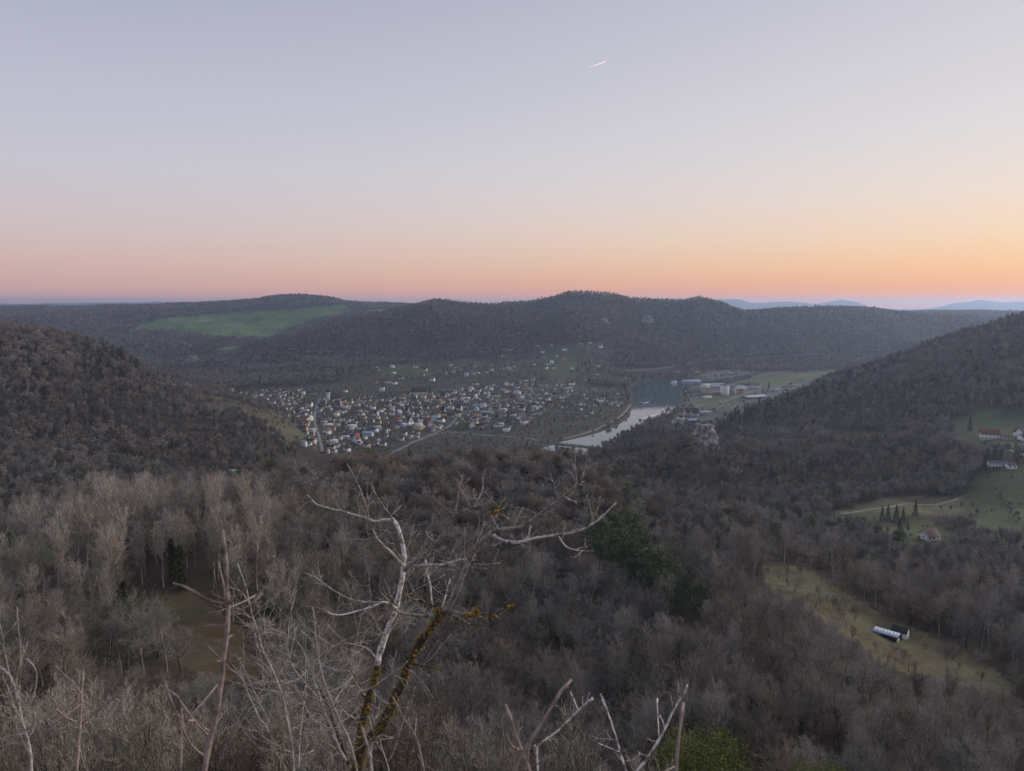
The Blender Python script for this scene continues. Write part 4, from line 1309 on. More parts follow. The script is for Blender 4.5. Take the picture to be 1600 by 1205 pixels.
# ---------------------------------------------------------------- bridge and weir
M['stone'] = material('bridge_stone', (0.26, 0.25, 0.235), var=0.35, scale=0.3)
pa, pb = pix(846, 690, 1072), pix(975, 699.5, 1010)
bx, by = (pa[0] + pb[0]) / 2, (pa[1] + pb[1]) / 2
blen = math.hypot(pb[0] - pa[0], pb[1] - pa[1])
e = empty('bridge', (bx, by, 0), math.atan2(pb[1] - pa[1], pb[0] - pa[0]))
g_ = Geo()
g_.box(-blen / 2, blen / 2, -4.5, 4.5, 5.6, 7.0)
g_.obj('deck', M['stone'], e)
for s in (-1, 1):
    g_ = Geo()
    g_.box(-blen / 2, blen / 2, s * 4.3 - .2, s * 4.3 + .2, 7.003, 8.0)
    g_.obj('parapet', M['stone'], e)
for k in (-.3, -.1, .1, .3):
    g_ = Geo()
    g_.box(k * blen - 1.6, k * blen + 1.6, -4.2, 4.2, -4, 5.597)
    g_.obj('pier', M['stone'], e)
tag(e, 'low flat road bridge on stone piers over the pale river', 'bridge')
KEEP_OFF += [(bx + t_ * (pb[0] - pa[0]), by + t_ * (pb[1] - pa[1]), 12) for t_ in np.linspace(-.5, .5, 12)]
M['foam'] = material('weir_foam', (0.85, 0.86, 0.87), col2=(0.5, 0.53, 0.55), scale=0.12, rough=0.7)


def weir(px, width, label):
    pts = np.array([pix(u, v, -H / slope(v))[:2] for u, v in px])
    s = np.concatenate([[0], np.cumsum(np.hypot(*np.diff(pts, axis=0).T))])
    q = np.linspace(0, s[-1], 60)
    x, y = np.interp(q, s, pts[:, 0]), np.interp(q, s, pts[:, 1])
    e_ = empty('weir', (x[30], y[30], 0))
    a, f = Geo(), Geo()
    for k in range(59):
        w = width * (0.55 + 0.9 * abs(float(vnoise(np.array(k * 0.7), np.array(3.0)))))
        o_ = np.array([x[30], y[30], 0])
        p = [np.array(c) - o_ for c in ((x[k], y[k], .34), (x[k + 1], y[k + 1], .34), (x[k + 1], y[k + 1] + 1.2, .34), (x[k], y[k] + 1.2, .34))]
        a.quad(*p)
        a.quad(p[0] - [0, 0, 1], p[1] - [0, 0, 1], p[1], p[0])
        f.quad(p[0] - [0, w, .30], p[1] - [0, w, .30], p[1] - [0, 0.02, .05], p[0] - [0, 0.02, .05])
    a.obj('sill', M['stone'], e_)
    f.obj('foam', M['foam'], e_)
    tag(e_, label, 'weir')


weir([(984, 646), (992, 650), (1001, 653.5), (1015, 650), (1032, 645), (1050, 641)], 16, 'white V-shaped weir across the river below the bend')
weir([(1000, 628), (1006, 630), (1013, 628)], 9, 'short foaming sill in the dark upper reach')

# rock faces
M['rock'] = material('limestone', (0.48, 0.45, 0.41), col2=(0.14, 0.13, 0.115), scale=0.22, bump=0.6, detail=8)


def outcrop(u, v, y0, y1, w, h, d, label, seed):
    x, y, z = on_ground(u, v, y0, y1)
    rs = np.random.default_rng(seed)
    n, k = 26, 16
    g_ = Geo()
    a = np.linspace(math.pi, 2 * math.pi, n)
    vv = []
    for j in range(k):
        t_ = j / (k - 1)
        for i in range(n):
            st = 0.10 * math.floor(t_ * 5)
            r_ = (1 - 0.55 * t_ - 0.25 * st) * (1 + 0.5 * float(vnoise(np.array(i * .8 + seed), np.array(j * .7)))) + 0.10 * rs.normal()
            vv.append((math.cos(a[i]) * w / 2 * r_, math.sin(a[i]) * d * r_ + d * 0.35, t_ * h * (1 + .25 * float(vnoise(np.array(i * .5), np.array(seed + .3)))) - h * 0.3))
    vv.append((0, d * 0.35, h * 0.72))
    f = []
    for j in range(k - 1):
        for i in range(n - 1):
            p = j * n + i
            f += [(p, p + 1, p + n + 1), (p, p + n + 1, p + n)]
    for i in range(n - 1):
        f.append(((k - 1) * n + i, (k - 1) * n + i + 1, len(vv) - 1))
    g_.add(vv, f)
    o = g_.obj('rock_face', M['rock'])
    o.location = (x, y, z)
    tag(o, label, 'rock')
    KEEP_OFF.append((x, y - d * .5, w * 0.42))


outcrop(1101, 697, 600, 900, 46, 32, 18, 'pale limestone crag sticking out of the wooded knoll', 3)
outcrop(300, 567, 1700, 3000, 60, 30, 16, 'pale rock face in the dark side valley', 5)
outcrop(1012, 504, 2200, 3100, 60, 34, 16, 'rock face high on the ridge under the crest', 8)
outcrop(944, 505, 2200, 3100, 40, 26, 12, 'smaller grey rock face high on the ridge under its summit', 9)

# vehicles on the country road
M['car_white'] = material('car_paint', (0.7, 0.7, 0.7), rough=0.3, spec=0.5)
M['tyre'] = material('tyre', (0.03, 0.03, 0.03))


def car(u, v, rz, van, label):
    x, y, z = on_ground(u, v, 600, 1200)
    e_ = empty('van' if van else 'car', (x, y, z + 0.5), rz)
    g_ = Geo()
    hh = 2.0 if van else 0.95
    g_.box(-2.2, 2.2, -.85, .85, .3, hh)
    if not van:
        g_.add([(-1.5, -.75, .952), (1.1, -.75, .952), (1.1, .75, .952), (-1.5, .75, .952), (-1.1, -.62, 1.45), (.5, -.62, 1.45), (.5, .62, 1.45), (-1.1, .62, 1.45)], [(0, 1, 5), (0, 5, 4), (1, 2, 6), (1, 6, 5), (2, 3, 7), (2, 7, 6), (3, 0, 4), (3, 4, 7), (4, 5, 6), (4, 6, 7)])
    g_.obj('body', M['car_white'], e_)
    for s in (-1, 1):
        g_ = Geo()
        if van:
            g_.box(1.0, 2.0, s * .86 - .01, s * .86 + .01, 1.2, 1.8)
        else:
            g_.box(-.95, .45, s * .70 - .03, s * .70 + .03, 1.0, 1.35)
        g_.obj('window', M['glass'], e_)
        for a in (-1.35, 1.35):
            w_ = Geo()
            w_.tubes([(a, s * .70, .32)], [(a, s * .92, .32)], .32, .32, 12)
            w_.add([(a, s * .92, .32)] + [(a + .32 * math.cos(q), s * .92, .32 + .32 * math.sin(q)) for q in np.arange(12) * math.pi / 6], [(0, k + 1, (k + 1) % 12 + 1) for k in range(12)])
            w_.obj('wheel', M['tyre'], e_)
    tag(e_, label, 'van' if van else 'car')


car(1579, 707, -0.15, False, 'white car on the country road beyond the long low building')
car(1519, 696, -0.2, True, 'white van on the country road below the lone fir')

# ---------------------------------------------------------------- woods
def copy_tree(parts, name, x, y, z, s, rz, label, cat, group, extra=None):
    e_ = empty(name, (x, y, z), rz)
    for me_, nm in parts:
        o = bpy.data.objects.new(nm, me_)
        link(o, e_)
        o.scale = (s, s, s)
    tag(e_, label, cat, group)
    return e_


def pick_kind(u, y, cl, n):
    """which model stands where: tall pale stand by the clearing, rounder crowns on the spur, a mixture elsewhere"""
    r_ = rng.random(n)
    stand = (u < 400 + 60 * rng.random(n)) & (y > 140) & (y < 250)
    spur = (u > 430) & (u < 1000) & (y > 230) & (y < 480)
    p = np.where(stand, np.where(r_ < .5, 1, np.where(r_ < .68, 0, np.where(r_ < .84, 2, 4))), np.where(spur, 3 + (r_ * 3).astype(int), (r_ * 6).astype(int)))
    p = np.where(~stand & (p == 1), np.where(r_ < .22, 0, 2), p)
    return np.minimum(p, 5)


# named evergreens and single trees first, so that the woods keep clear of them
PINE_P = [leafy(300 + i, h_, 'pine', 0) for i, h_ in enumerate((18, 16))]
PINE_M = [((t_.mesh('trunk', [M['bark']]), 'trunk'), (c_.mesh('crown', [M['pine']]), 'crown')) for t_, c_ in PINE_P]
for i, (u, v, s) in enumerate([(938, 905, 1.3), (955, 890, 1.35), (962, 925, 1.3), (980, 940, 1.35), (990, 905, 1.45), (1003, 935, 1.35), (1015, 950, 1.2), (1032, 945, 1.2), (1048, 960, 1.0), (1068, 972, .95), (1088, 985, .8), (925, 880, 1.1), (972, 885, 1.3)]):
    x, y, z = on_ground(u, v, 150, 340)
    copy_tree(PINE_M[i % 2], 'pine_tree', x, y, z, s, i * 1.3, 'dark green pine in the clump on the near wooded slope', 'tree', 'pines on the near slope')
    KEEP_OFF.append((x, y, 4.5))
BOX_P = leafy(320, 15, 'round', 0)
bm_ = ((BOX_P[0].mesh('trunk', [M['bark']]), 'trunk'), (BOX_P[1].mesh('crown', [M['box']]), 'crown'))
for u, v, y, s, lab in [(1112, 1130, 92, 1.0, 'yellow-green evergreen crown, the larger of two above the bottom edge'), (1296, 1186, 98, 0.9, 'yellow-green evergreen, the smaller one at the bottom edge under the bare trees')]:
    x, _, zt = pix(u, v, y)
    z = float(ground(x, y))
    copy_tree(bm_, 'evergreen_tree', x, y, z, (zt - z) / 15.2, 0.3, lab, 'tree', None)
    KEEP_OFF.append((x, y, 6))
CONE_P = leafy(330, 15, 'cone', 1)
cm_ = ((CONE_P[0].mesh('trunk', [M['bark']]), 'trunk'), (CONE_P[1].mesh('crown', [M['pine_far']]), 'crown'))
CONES = [(1249, 691, 600, 1100, 1.0, 'dark fir standing alone in front of the wooded right hill foot'.replace('right ', '')), (1515, 673, 600, 1200, 1.1, 'dark fir alone on the meadow beside the white farmhouse'), (1553, 722, 500, 900, 1.05, 'tallest dark fir beside the country road'), (1563, 723, 500, 900, .85, 'second dark fir beside the country road'), (1588, 727, 500, 900, .5, 'small pointed fir past the country road'),
         (1378, 812, 400, 700, .7, None), (1387, 813, 400, 700, .8, None), (1400, 815, 400, 700, .85, None), (1411, 814, 400, 700, .7, None), (1430, 806, 400, 700, .8, 'dark fir beside the bend of the gravel path'), (1405, 838, 400, 700, .8, 'dark fir in front of the row of four firs'), (1497, 845, 400, 700, .7, 'dark evergreen just beside the red-roofed house'), (1313, 820, 400, 700, .35, 'small round dark bush below the gravel path'),
         (793, 661, 960, 1500, 1.1, 'tallest dark fir on the town edge near the lone white riverside house'), (866, 660, 1000, 1700, .8, 'dark fir on the gardens before the river'), (868, 636, 1100, 1900, .9, None), (884, 632, 1100, 1900, .9, None), (776, 652, 960, 1900, .9, None), (545, 628, 1200, 2200, 1.0, None), (536, 664, 960, 1800, 1.1, None), (519, 664, 960, 1800, .9, None), (565, 680, 960, 1700, .9, None), (458, 662, 900, 1600, .9, None), (640, 640, 960, 1800, 1.0, None), (655, 646, 960, 1800, 1.0, None), (672, 613, 1200, 2400, 1.1, None), (828, 605, 1300, 2500, 1.2, None), (836, 604, 1300, 2500, 1.2, None),
         (1072, 609, 1300, 2300, 1.0, 'dark fir beside the grey shed near the river'), (1136, 602, 1300, 2400, .9, 'dark fir behind the pale works tower'), (1201, 612, 1300, 2400, 1.6, 'tall dark fir at the end of the works'), (1192, 613, 1300, 2400, .8, None), (1208, 613, 1300, 2400, .8, None), (521, 621, 1300, 2300, 1.0, None), (947, 622, 1200, 2300, 1.1, None), (905, 628, 1200, 2300, .8, None)]
for i, (u, v, y0, y1, s, lab) in enumerate(CONES):
    x, y, z = on_ground(u, v, y0, y1)
    row = 1370 < u < 1420 and v < 820
    copy_tree(cm_, 'fir_tree', x, y, z, s, i * .9, lab or ('one of four dark firs in a row below the gravel path' if row else ('dark fir in the shrubs round the works' if u > 1150 else 'dark fir among the gardens and houses of the town')), 'tree', None if lab else ('row of four firs' if row else ('firs by the works' if u > 1150 else 'firs in the town')))
    KEEP_OFF.append((x, y, 4))
wl_ = bare_tree(410, 12, 'round', 1)
WIL = ((wl_[0].mesh('trunk', [M['bark']]), 'trunk'), (wl_[1].mesh('crown', [M['willow']]), 'crown'))
x, y, z = on_ground(577, 716, 330, 420)
copy_tree(WIL, 'willow_tree', x, y, z, .95, 0, 'yellow-green budding tree on the crest before the town', 'tree', None)
KEEP_OFF.append((x, y, 6))
x, y, z = on_ground(1331, 690, 700, 1200)
copy_tree(WIL, 'budding_tree', x, y, z, 0.9, 1, 'round pale yellowish tree at the foot of the wooded slope', 'tree', None)
up_ = leafy(340, 8, 'round', 1)
x, y, z = on_ground(1489, 702, 600, 1000)
copy_tree(((up_[0].mesh('trunk', [M['bark']]), 'trunk'), (up_[1].mesh('crown', [M['pine_far']]), 'crown')), 'umbrella_tree', x, y, z, 0.9, 1, 'dark umbrella-shaped tree beside the small cream shed', 'tree', None)

ORCH = []
for i in range(3):
    t_, c_ = bare_tree(430 + i, 6.5, 'orchard', 0)
    ORCH.append(((t_.mesh('trunk', [M['bark']]), 'trunk'), (c_.mesh('crown', [M['twig']]), 'crown')))
for i, (u, v, s) in enumerate([(1240, 925, 1.1), (1262, 940, .9), (1274, 950, 1.1), (1322, 945, .9), (1340, 955, .8), (1306, 918, .8), (1380, 945, .7), (1420, 1050, 1.0), (1478, 1030, 1.1), (1532, 1035, .8), (1398, 1018, .45), (1452, 1066, .7), (1215, 905, .8), (1360, 1000, .6)]):
    x, y, z = on_ground(u, v, 140, 340)
    copy_tree(ORCH[i % 3], 'orchard_tree', x, y, z, s, i * 1.1, 'low spreading bare fruit tree on the dry clearing', 'tree', 'fruit trees on the clearing')
    KEEP_OFF.append((x, y, 3.5))

# hedges and scrub rows between the fields
hx_, hy_ = [], []
for hp, a, b_ in [([(1445, 824), (1530, 802), (1600, 790), (1680, 775)], 380, 700), ([(1498, 814), (1560, 850), (1620, 868)], 380, 640), ([(1528, 748), (1600, 752), (1680, 760)], 450, 760), ([(1300, 806), (1360, 812), (1440, 826)], 400, 640), ([(1500, 776), (1530, 745), (1560, 735)], 450, 800), ([(1484, 700), (1540, 708), (1620, 722)], 560, 1000), ([(1330, 824), (1400, 836), (1440, 850)], 400, 600), ([(1560, 770), (1580, 800), (1600, 830)], 380, 700)]:
    q_ = np.array([on_ground(u_, v_, a, b_)[:2] for u_, v_ in hp])
    for i in range(len(q_) - 1):
        n = int(np.hypot(*(q_[i + 1] - q_[i])) / 2.6)
        tt = rng.random((n, 1))
        w = q_[i] + (q_[i + 1] - q_[i]) * tt + rng.normal(size=(n, 2)) * 1.6
        hx_.append(w[:, 0])
        hy_.append(w[:, 1])
x, y = np.concatenate(hx_), np.concatenate(hy_)
k = clear_of(x, y) & (rng.random(len(x)) < .8)
x, y = x[k], y[k]
s = rng.uniform(.25, .75, len(x))
scatter('field_hedges', MODELS[1], x, y, ground(x, y), np.repeat(s[:, None], 3, 1), 6 + (rng.random(len(x)) < .5), 'straggling bare hedges dividing the meadows of the side valley', 'hedge')

# near wood
x, y, z, cl, pin, u, v = plant(62, 285, 5.4, {WOOD: .93, SCRUB: .18, DRY: .42, MEADOW: .04, BARE: .08})
k = clear_of(x, y)
x, y, z, cl, u, v = x[k], y[k], z[k], cl[k], u[k], v[k]
kind = pick_kind(u, y, cl, len(x))
small = (cl != WOOD) | ((y < 100) & (u < 520))
kind = np.where(small, 6 + (rng.random(len(x)) < .5), kind)
s = rng.uniform(.62, 1.15, len(x)) * np.where(small, rng.uniform(.8, 1.3, len(x)), 1) * np.where(cl == DRY, rng.uniform(.3, .95, len(x)), 1)
hh = np.array(HGT)[kind] * s
# nothing may stand so close and tall that it bars the view
ut, vt = proj(x, y, z + hh)
lim = np.where(u < 470, 735 + np.clip(150 - y, 0, 90) * 3.4, np.where(u < 900, 900 - (np.clip(y, 120, 230) - 120) * 1.7, 820 + np.clip(200 - y, 0, 200) * 2.2))
vfoot = proj(x, y, z)[1]
# trees in front of the clearings stay below their lower edges
edge = np.interp(u, [1150, 1190, 1285, 1370, 1480, 1640], [905, 925, 962, 1042, 1064, 1108])
lim = np.where((u > 1150) & (vfoot > edge), np.maximum(lim, edge - 18 + 60 * rng.random(len(x)) ** 2), lim)
lim = np.where((u > 150) & (u < 440) & (vfoot > 1060), np.maximum(lim, 1030 + 40 * rng.random(len(x))), lim)
lim = np.where((u < 170) & (y < 150), np.maximum(lim, 868 + 60 * rng.random(len(x))), lim)
lim = np.where((u > 915) & (u < 1100) & (y < 205), np.maximum(lim, 930 + (u - 915) * .25), lim)
zl = H + y * np.vectorize(slope)(lim)
s = np.where(z + hh > zl, s * np.clip((zl - z) / hh, 0.3, 1), s)
s, okv = open_views(x, y, z, np.array(HGT)[kind], s)
hh = np.array(HGT)[kind] * s
ut, vt = proj(x, y, z + hh)
k = (vt < 1260) & (s > .2) & okv
x, y, z, kind, s, u, hh, vt, ut = [a[k] for a in (x, y, z, kind, s, u, hh, vt, ut)]
inview = (ut > -25) & (ut < 1625) & (vt < 1200) & (kind < 6)
order = np.argsort(np.where(inview, -hh / y, 0))[:290]
IND = np.zeros(len(x), bool)
IND[order] = True
ivy_g = {}


def ivy_mesh(i, h_):
    rs = np.random.default_rng(500 + i)
    g_ = Geo()
    n = 900
    zz = rs.uniform(0, .62, n) * h_
    a = rs.uniform(0, 6.28, n)
    rr = (0.35 + 0.75 * np.abs(np.sin(zz * 1.7 + i))) * rs.uniform(.4, 1, n)
    g_.blades(np.stack([np.cos(a) * rr, np.sin(a) * rr, zz], 1), unit(rs.normal(size=(n, 3))) * .42, .36, rs=rs)
    return g_.mesh('ivy', [M['ivy']])


n_ivy = 0
for i in order:
    tr_m, cr_m, sty, h_ = NEAR[kind[i]]
    parts = [(tr_m, 'trunk'), (cr_m, 'crown')]
    ivy = u[i] < 480 and 140 < y[i] < 230 and (i % 5 == 0) or (u[i] > 1000 and i % 17 == 0)
    if ivy:
        kk = n_ivy % 3
        ivy_g.setdefault(kk, ivy_mesh(kk, 18))
        parts.append((ivy_g[kk], 'ivy'))
        n_ivy += 1
    if u[i] < 480:
        zone, grp = 'in the stand beyond the small clearing', 'trees in the stand by the small clearing'
    elif u[i] < 950:
        zone, grp = 'in the hollow below the lookout', 'trees in the hollow'
    else:
        zone, grp = 'on the slope below the dry clearing and the pines', 'trees on the slope below the clearing'
    look = 'ivy-clad bare tree' if ivy else ({0: 'tall slender bare tree', 1: 'tall bare tree with pale twigs', 2: 'tall upright bare tree', 3: 'round-crowned bare tree', 4: 'low-forked bare tree', 5: 'spreading bare tree'}[int(kind[i])])
    copy_tree(parts, 'bare_tree', x[i], y[i], z[i], s[i], float(rng.uniform(0, 6.28)), f'{look} {zone}', 'tree', f'{grp}, {look}')
r_ = ~IND
sv = np.repeat(s[r_][:, None], 3, 1)
scatter('near_woods', MODELS[0], x[r_], y[r_], z[r_], sv, kind[r_], 'tangle of bare trees and brush filling the near slope', 'woods')
print('near trees', len(x), 'individual', IND.sum())

# thicket right below the lookout
x, y = grid_points(13, 98, 2.3, ulo=-250, uhi=1850)
z = ground(x, y)
cl = cover(x, y, z)
u, v = proj(x, y, z + 1)
top = np.where(u < 440, 1000 + np.clip(60 - y, 0, 60) * 1.5, np.where(u < 720, 1060, np.where(u < 900, 1120, 1150))) + rng.uniform(-20, 70, len(x))
zl = H + y * np.vectorize(slope)(top)
s = np.minimum((zl - z) / 5.0, rng.uniform(.55, 1.05, len(x)))
k = (s > .25) & (cl != BARE) & (rng.random(len(x)) < .85)
scatter('thicket', MODELS[0], x[k], y[k], z[k], np.repeat(s[k][:, None], 3, 1), 6 + (rng.random(k.sum()) < .5), 'dense bare thicket on the steep slope under the lookout', 'thicket')

# spur
x, y, z, cl, pin, u, v = plant(285, 660, 6.3, {WOOD: .95, SCRUB: .5, DRY: .10, MEADOW: .05, FIELD: .0})
k = clear_of(x, y)
x, y, z, cl, u = x[k], y[k], z[k], cl[k], u[k]
kind = pick_kind(u, y, cl, len(x))
kind = np.where(rng.random(len(x)) < .025, 9, kind)
kind = np.where(np.isin(cl, (SCRUB, MEADOW, DRY)), 6, kind)
s = rng.uniform(.62, 1.02, len(x)) * np.where(kind < 3, .8, 1)
HG9 = np.array(HGT + [15, 17])
s, okv = open_views(x, y, z, HG9[kind], s)
x, y, z, kind, s = x[okv], y[okv], z[okv], kind[okv], s[okv]
sv = np.stack([s, s, s], 1) * rng.uniform(.9, 1.1, (len(x), 3))
scatter('spur_woods', MODELS[1], x, y, z, sv, kind, 'bare winter woods covering the spur in front of the town', 'woods')
print('spur', len(x))

# hills to either side, knoll, river banks, gardens
x, y, z, cl, pin, u, v = plant(660, 1700, 9.6, {WOOD: .97, SCRUB: .45, TOWN: .62, YARD: .14, MEADOW: .012, DRY: .05})
k = clear_of(x, y)
x, y, z, cl, pin, u, v = [a[k] for a in (x, y, z, cl, pin, u, v)]
nz_ = vnoise(x / 120 + 3, y / 120) + .6 * vnoise(x / 40, y / 40 + 8)
kind = np.clip(((nz_ + .62 + .45 * rng.normal(size=len(x)) * .6) * 5).astype(int), 0, 5)
kind = np.where(pin, 9, kind)
kind = np.where((cl == WOOD) & (rng.random(len(x)) < .02), 8, kind)
low = np.isin(cl, (SCRUB, TOWN, YARD))
kind = np.where(low & (rng.random(len(x)) < .75), 6 + (rng.random(len(x)) < .4), kind)
kind = np.where((cl == TOWN) & (rng.random(len(x)) < .035), 8, kind)
s = rng.uniform(.7, 1.3, len(x)) * np.where(low & (kind < 6), .5, 1) * np.where(low & (kind == 6), .8, 1) * np.where(kind < 3, .72, 1) * np.where(kind > 7, np.where(low, .5, .8), 1)
s, okv = open_views(x, y, z, HG9[kind], s)
x, y, z, kind, s, cl, u = [a[okv] for a in (x, y, z, kind, s, cl, u)]
sv = np.stack([s * 1.1, s * 1.1, s], 1) * rng.uniform(.88, 1.12, (len(x), 3))
left = x < 0
for nm, kk, lab in (('hill_woods', (u < 470) & (cl == WOOD), 'bare brown woods over the rounded hill before the town'), ('slope_woods', (u > 985) & (cl == WOOD), 'bare woods with dark pines over the steep slope and the knoll with the crag'),
                    ('valley_shrubs', ~(((u < 470) | (u > 985)) & (cl == WOOD)), 'bare garden trees and bushes between the houses and along the river')):
    scatter(nm, MODELS[2], x[kk], y[kk], z[kk], sv[kk], kind[kk], lab, 'shrubs' if nm == 'valley_shrubs' else 'woods')
print('mid', len(x))

# river banks
bx_, by_ = [], []
for i in range(3, len(RIVER) - 3):
    a, b_ = np.array(RIVER[i]), np.array(RIVER[i + 1])
    n = int(np.hypot(*(b_ - a)) / 6)
    tt = rng.uniform(0, 1, n)
    nn = np.array([-(b_ - a)[1], (b_ - a)[0]]) / max(np.hypot(*(b_ - a)), 1)
    p = a + (b_ - a) * tt[:, None] + nn * rng.uniform(5, 16, (n, 1)) * np.where(rng.random((n, 1)) < .5, 1, 1)
    bx_.append(p[:, 0])
    by_.append(p[:, 1])
x, y = np.concatenate(bx_), np.concatenate(by_)
k = ~in_poly(x, y, RIVER) & clear_of(x, y) & (rng.random(len(x)) < .6)
x, y = x[k], y[k]
s = rng.uniform(.35, .75, len(x))
scatter('bank_trees', MODELS[2], x, y, ground(x, y), np.repeat(s[:, None], 3, 1), 3 + (rng.random(len(x)) * 3).astype(int), 'bare trees and bushes lining the river bank', 'shrubs')
x0, y0, _ = on_ground(952, 602, 1500, 2300)
x = x0 + rng.normal(size=60) * 22
y = y0 + rng.normal(size=60) * 16
s = rng.uniform(.9, 1.3, 60)
scatter('poplar_clump', MODELS[2], x, y, ground(x, y), np.repeat(s[:, None], 3, 1), 3 + (rng.random(60) * 3).astype(int), 'tall brownish clump of bare trees at the river bend', 'trees')

# the long ridge and the plateau
x, y, z, cl, pin, u, v = plant(1700, 4900, 12, {WOOD: .95, SCRUB: .4, TOWN: .75, YARD: .10, MEADOW: .01})
k = clear_of(x, y)
x, y, z, cl, pin = x[k], y[k], z[k], cl[k], pin[k]
nz_ = vnoise(x / 120 + 3, y / 120) + .6 * vnoise(x / 40, y / 40 + 8)
kind = np.clip(((nz_ + .62 + .45 * rng.normal(size=len(x)) * .6) * 5).astype(int), 0, 5)
kind = np.where((y > 3700) & (kind < 3), 4, kind)
kind = np.where(pin | ((cl == WOOD) & (rng.random(len(x)) < .025)), 8, kind)
low = np.isin(cl, (SCRUB, TOWN, YARD))
s = rng.uniform(.7, 1.25, len(x)) * np.where(low, np.where(y > 1850, .68, .42), 1) * np.where(kind < 3, .8, 1)
s, okv = open_views(x, y, z, HG9[kind], s)
x, y, z, kind, s = x[okv], y[okv], z[okv], kind[okv], s[okv]
sv = np.stack([s * 1.15, s * 1.15, s], 1) * rng.uniform(.85, 1.15, (len(x), 3))
scatter('ridge_woods', MODELS[3], x, y, z, sv, kind, 'bare bluish-brown woods over the long ridge and the plateau beyond', 'woods')
print('far', len(x))

# ---------------------------------------------------------------- the lichen-covered tree and the shoots in front of the lookout
def bark_mat(name, dark, pale, scale, lo, hi, lichen=None, lich_amt=0.0):
    m = bpy.data.materials.new(name)
    m.use_nodes = True
    t = m.node_tree
    b = t.nodes['Principled BSDF']
    b.inputs['Roughness'].default_value = 0.9
    b.inputs['Specular IOR Level'].default_value = 0.15
    tcn = nd(t, 'ShaderNodeTexCoord')
    n1 = nd(t, 'ShaderNodeTexNoise')
    n1.inputs['Scale'].default_value = scale
    n1.inputs['Detail'].default_value = 6
    n1.inputs['Roughness'].default_value = 0.7
    t.links.new(tcn.outputs['Object'], n1.inputs['Vector'])
    rp = ramp(t, [(lo, dark), (hi, pale)])
    t.links.new(n1.outputs[0], rp.inputs[0])
    out = rp.outputs[0]
    if lichen:
        n2 = nd(t, 'ShaderNodeTexNoise')
        n2.inputs['Scale'].default_value = scale * 1.1
        n2.inputs['Detail'].default_value = 4
        t.links.new(tcn.outputs['Object'], n2.inputs['Vector'])
        r2 = ramp(t, [(0.62 - lich_amt, (0, 0, 0)), (0.66 - lich_amt, (1, 1, 1))])
        t.links.new(n2.outputs[0], r2.inputs[0])
        mx = nd(t, 'ShaderNodeMix', data_type='RGBA')
        t.links.new(r2.outputs[0], mx.inputs['Factor'])
        t.links.new(out, mx.inputs[6])
        mx.inputs[7].default_value = (*lichen, 1)
        out = mx.outputs[2]
    t.links.new(out, b.inputs['Base Color'])
    bp = nd(t, 'ShaderNodeBump')
    bp.inputs['Strength'].default_value = 0.7
    bp.inputs['Distance'].default_value = 0.004
    t.links.new(n1.outputs[0], bp.inputs['Height'])
    t.links.new(bp.outputs[0], b.inputs['Normal'])
    return m


M['b_pale'] = bark_mat('pale_bark', (0.13, 0.12, 0.11), (0.66, 0.63, 0.60), 38, .36, .54, (0.24, 0.15, 0.03), -0.02)
M['b_grey'] = bark_mat('grey_bark', (0.10, 0.09, 0.08), (0.38, 0.36, 0.33), 34, .36, .62, (0.24, 0.15, 0.03), -0.03)
M['b_dark'] = bark_mat('dark_lichen_bark', (0.025, 0.022, 0.018), (0.10, 0.09, 0.07), 30, .35, .65, (0.20, 0.13, 0.025), 0.03)
M['b_pink'] = bark_mat('pinkish_bark', (0.13, 0.10, 0.088), (0.36, 0.295, 0.262), 40, .35, .65)
M['b_twig'] = bark_mat('twig_bark', (0.16, 0.14, 0.125), (0.46, 0.42, 0.38), 40, .33, .6)
M['lichen'] = material('orange_lichen', (0.46, 0.30, 0.06), col2=(0.2, 0.14, 0.03), scale=60)
fr = random.Random(21)


def trace(px, y, dy=0.0, wob=0.0):
    """pixel outline of a branch put at its own depth, smoothed"""
    n = len(px)
    ys = np.linspace(y, y + dy, n)
    p = np.array([pix(u, v, yy_) for (u, v), yy_ in zip(px, ys)])
    s = np.concatenate([[0], np.cumsum(np.linalg.norm(np.diff(p, axis=0), axis=1))])
    m_ = max(6, int(s[-1] / 0.022))
    q = np.linspace(0, s[-1], m_)
    o = np.stack([pchip(s, p[:, k], q) for k in range(3)], 1) if n > 2 else p[0] + (p[1] - p[0]) * (q / s[-1])[:, None]
    if wob:
        w = np.array([[fr.gauss(0, 1) for _ in range(3)] for _ in range(m_)])
        w = (w + np.roll(w, 1, 0) + np.roll(w, -1, 0)) / 3
        w[0] = 0
        o = o + w * wob
    return o


def spray(g_, rs, p, d, L, r, depth):
    """a curving shoot with its side shoots"""
    n = max(4, int(L / 0.035))
    pts, q = [np.array(p)], np.array(d, float)
    for i in range(n):
        q = unit(q + rs.normal(size=3) * 0.11 + np.array([0, 0, 0.035]))
        pts.append(pts[-1] + q * L / n)
    rad = r * np.linspace(1, .4, n + 1) * (1 + 0.12 * rs.normal(size=n + 1))
    rad[-1] *= 1.5
    g_.path(pts, np.maximum(rad, .0007), n=5 if r > .003 else 4)
    if depth > 0:
        for k in range(rs.integers(2, 5)):
            i = int(rs.uniform(.2, .95) * n)
            dd = unit(unit(pts[i + 1] - pts[i]) * .75 + unit(rs.normal(size=3)) * .75)
            spray(g_, rs, pts[i], dd, L * rs.uniform(.25, .55), r * .62, depth - 1)


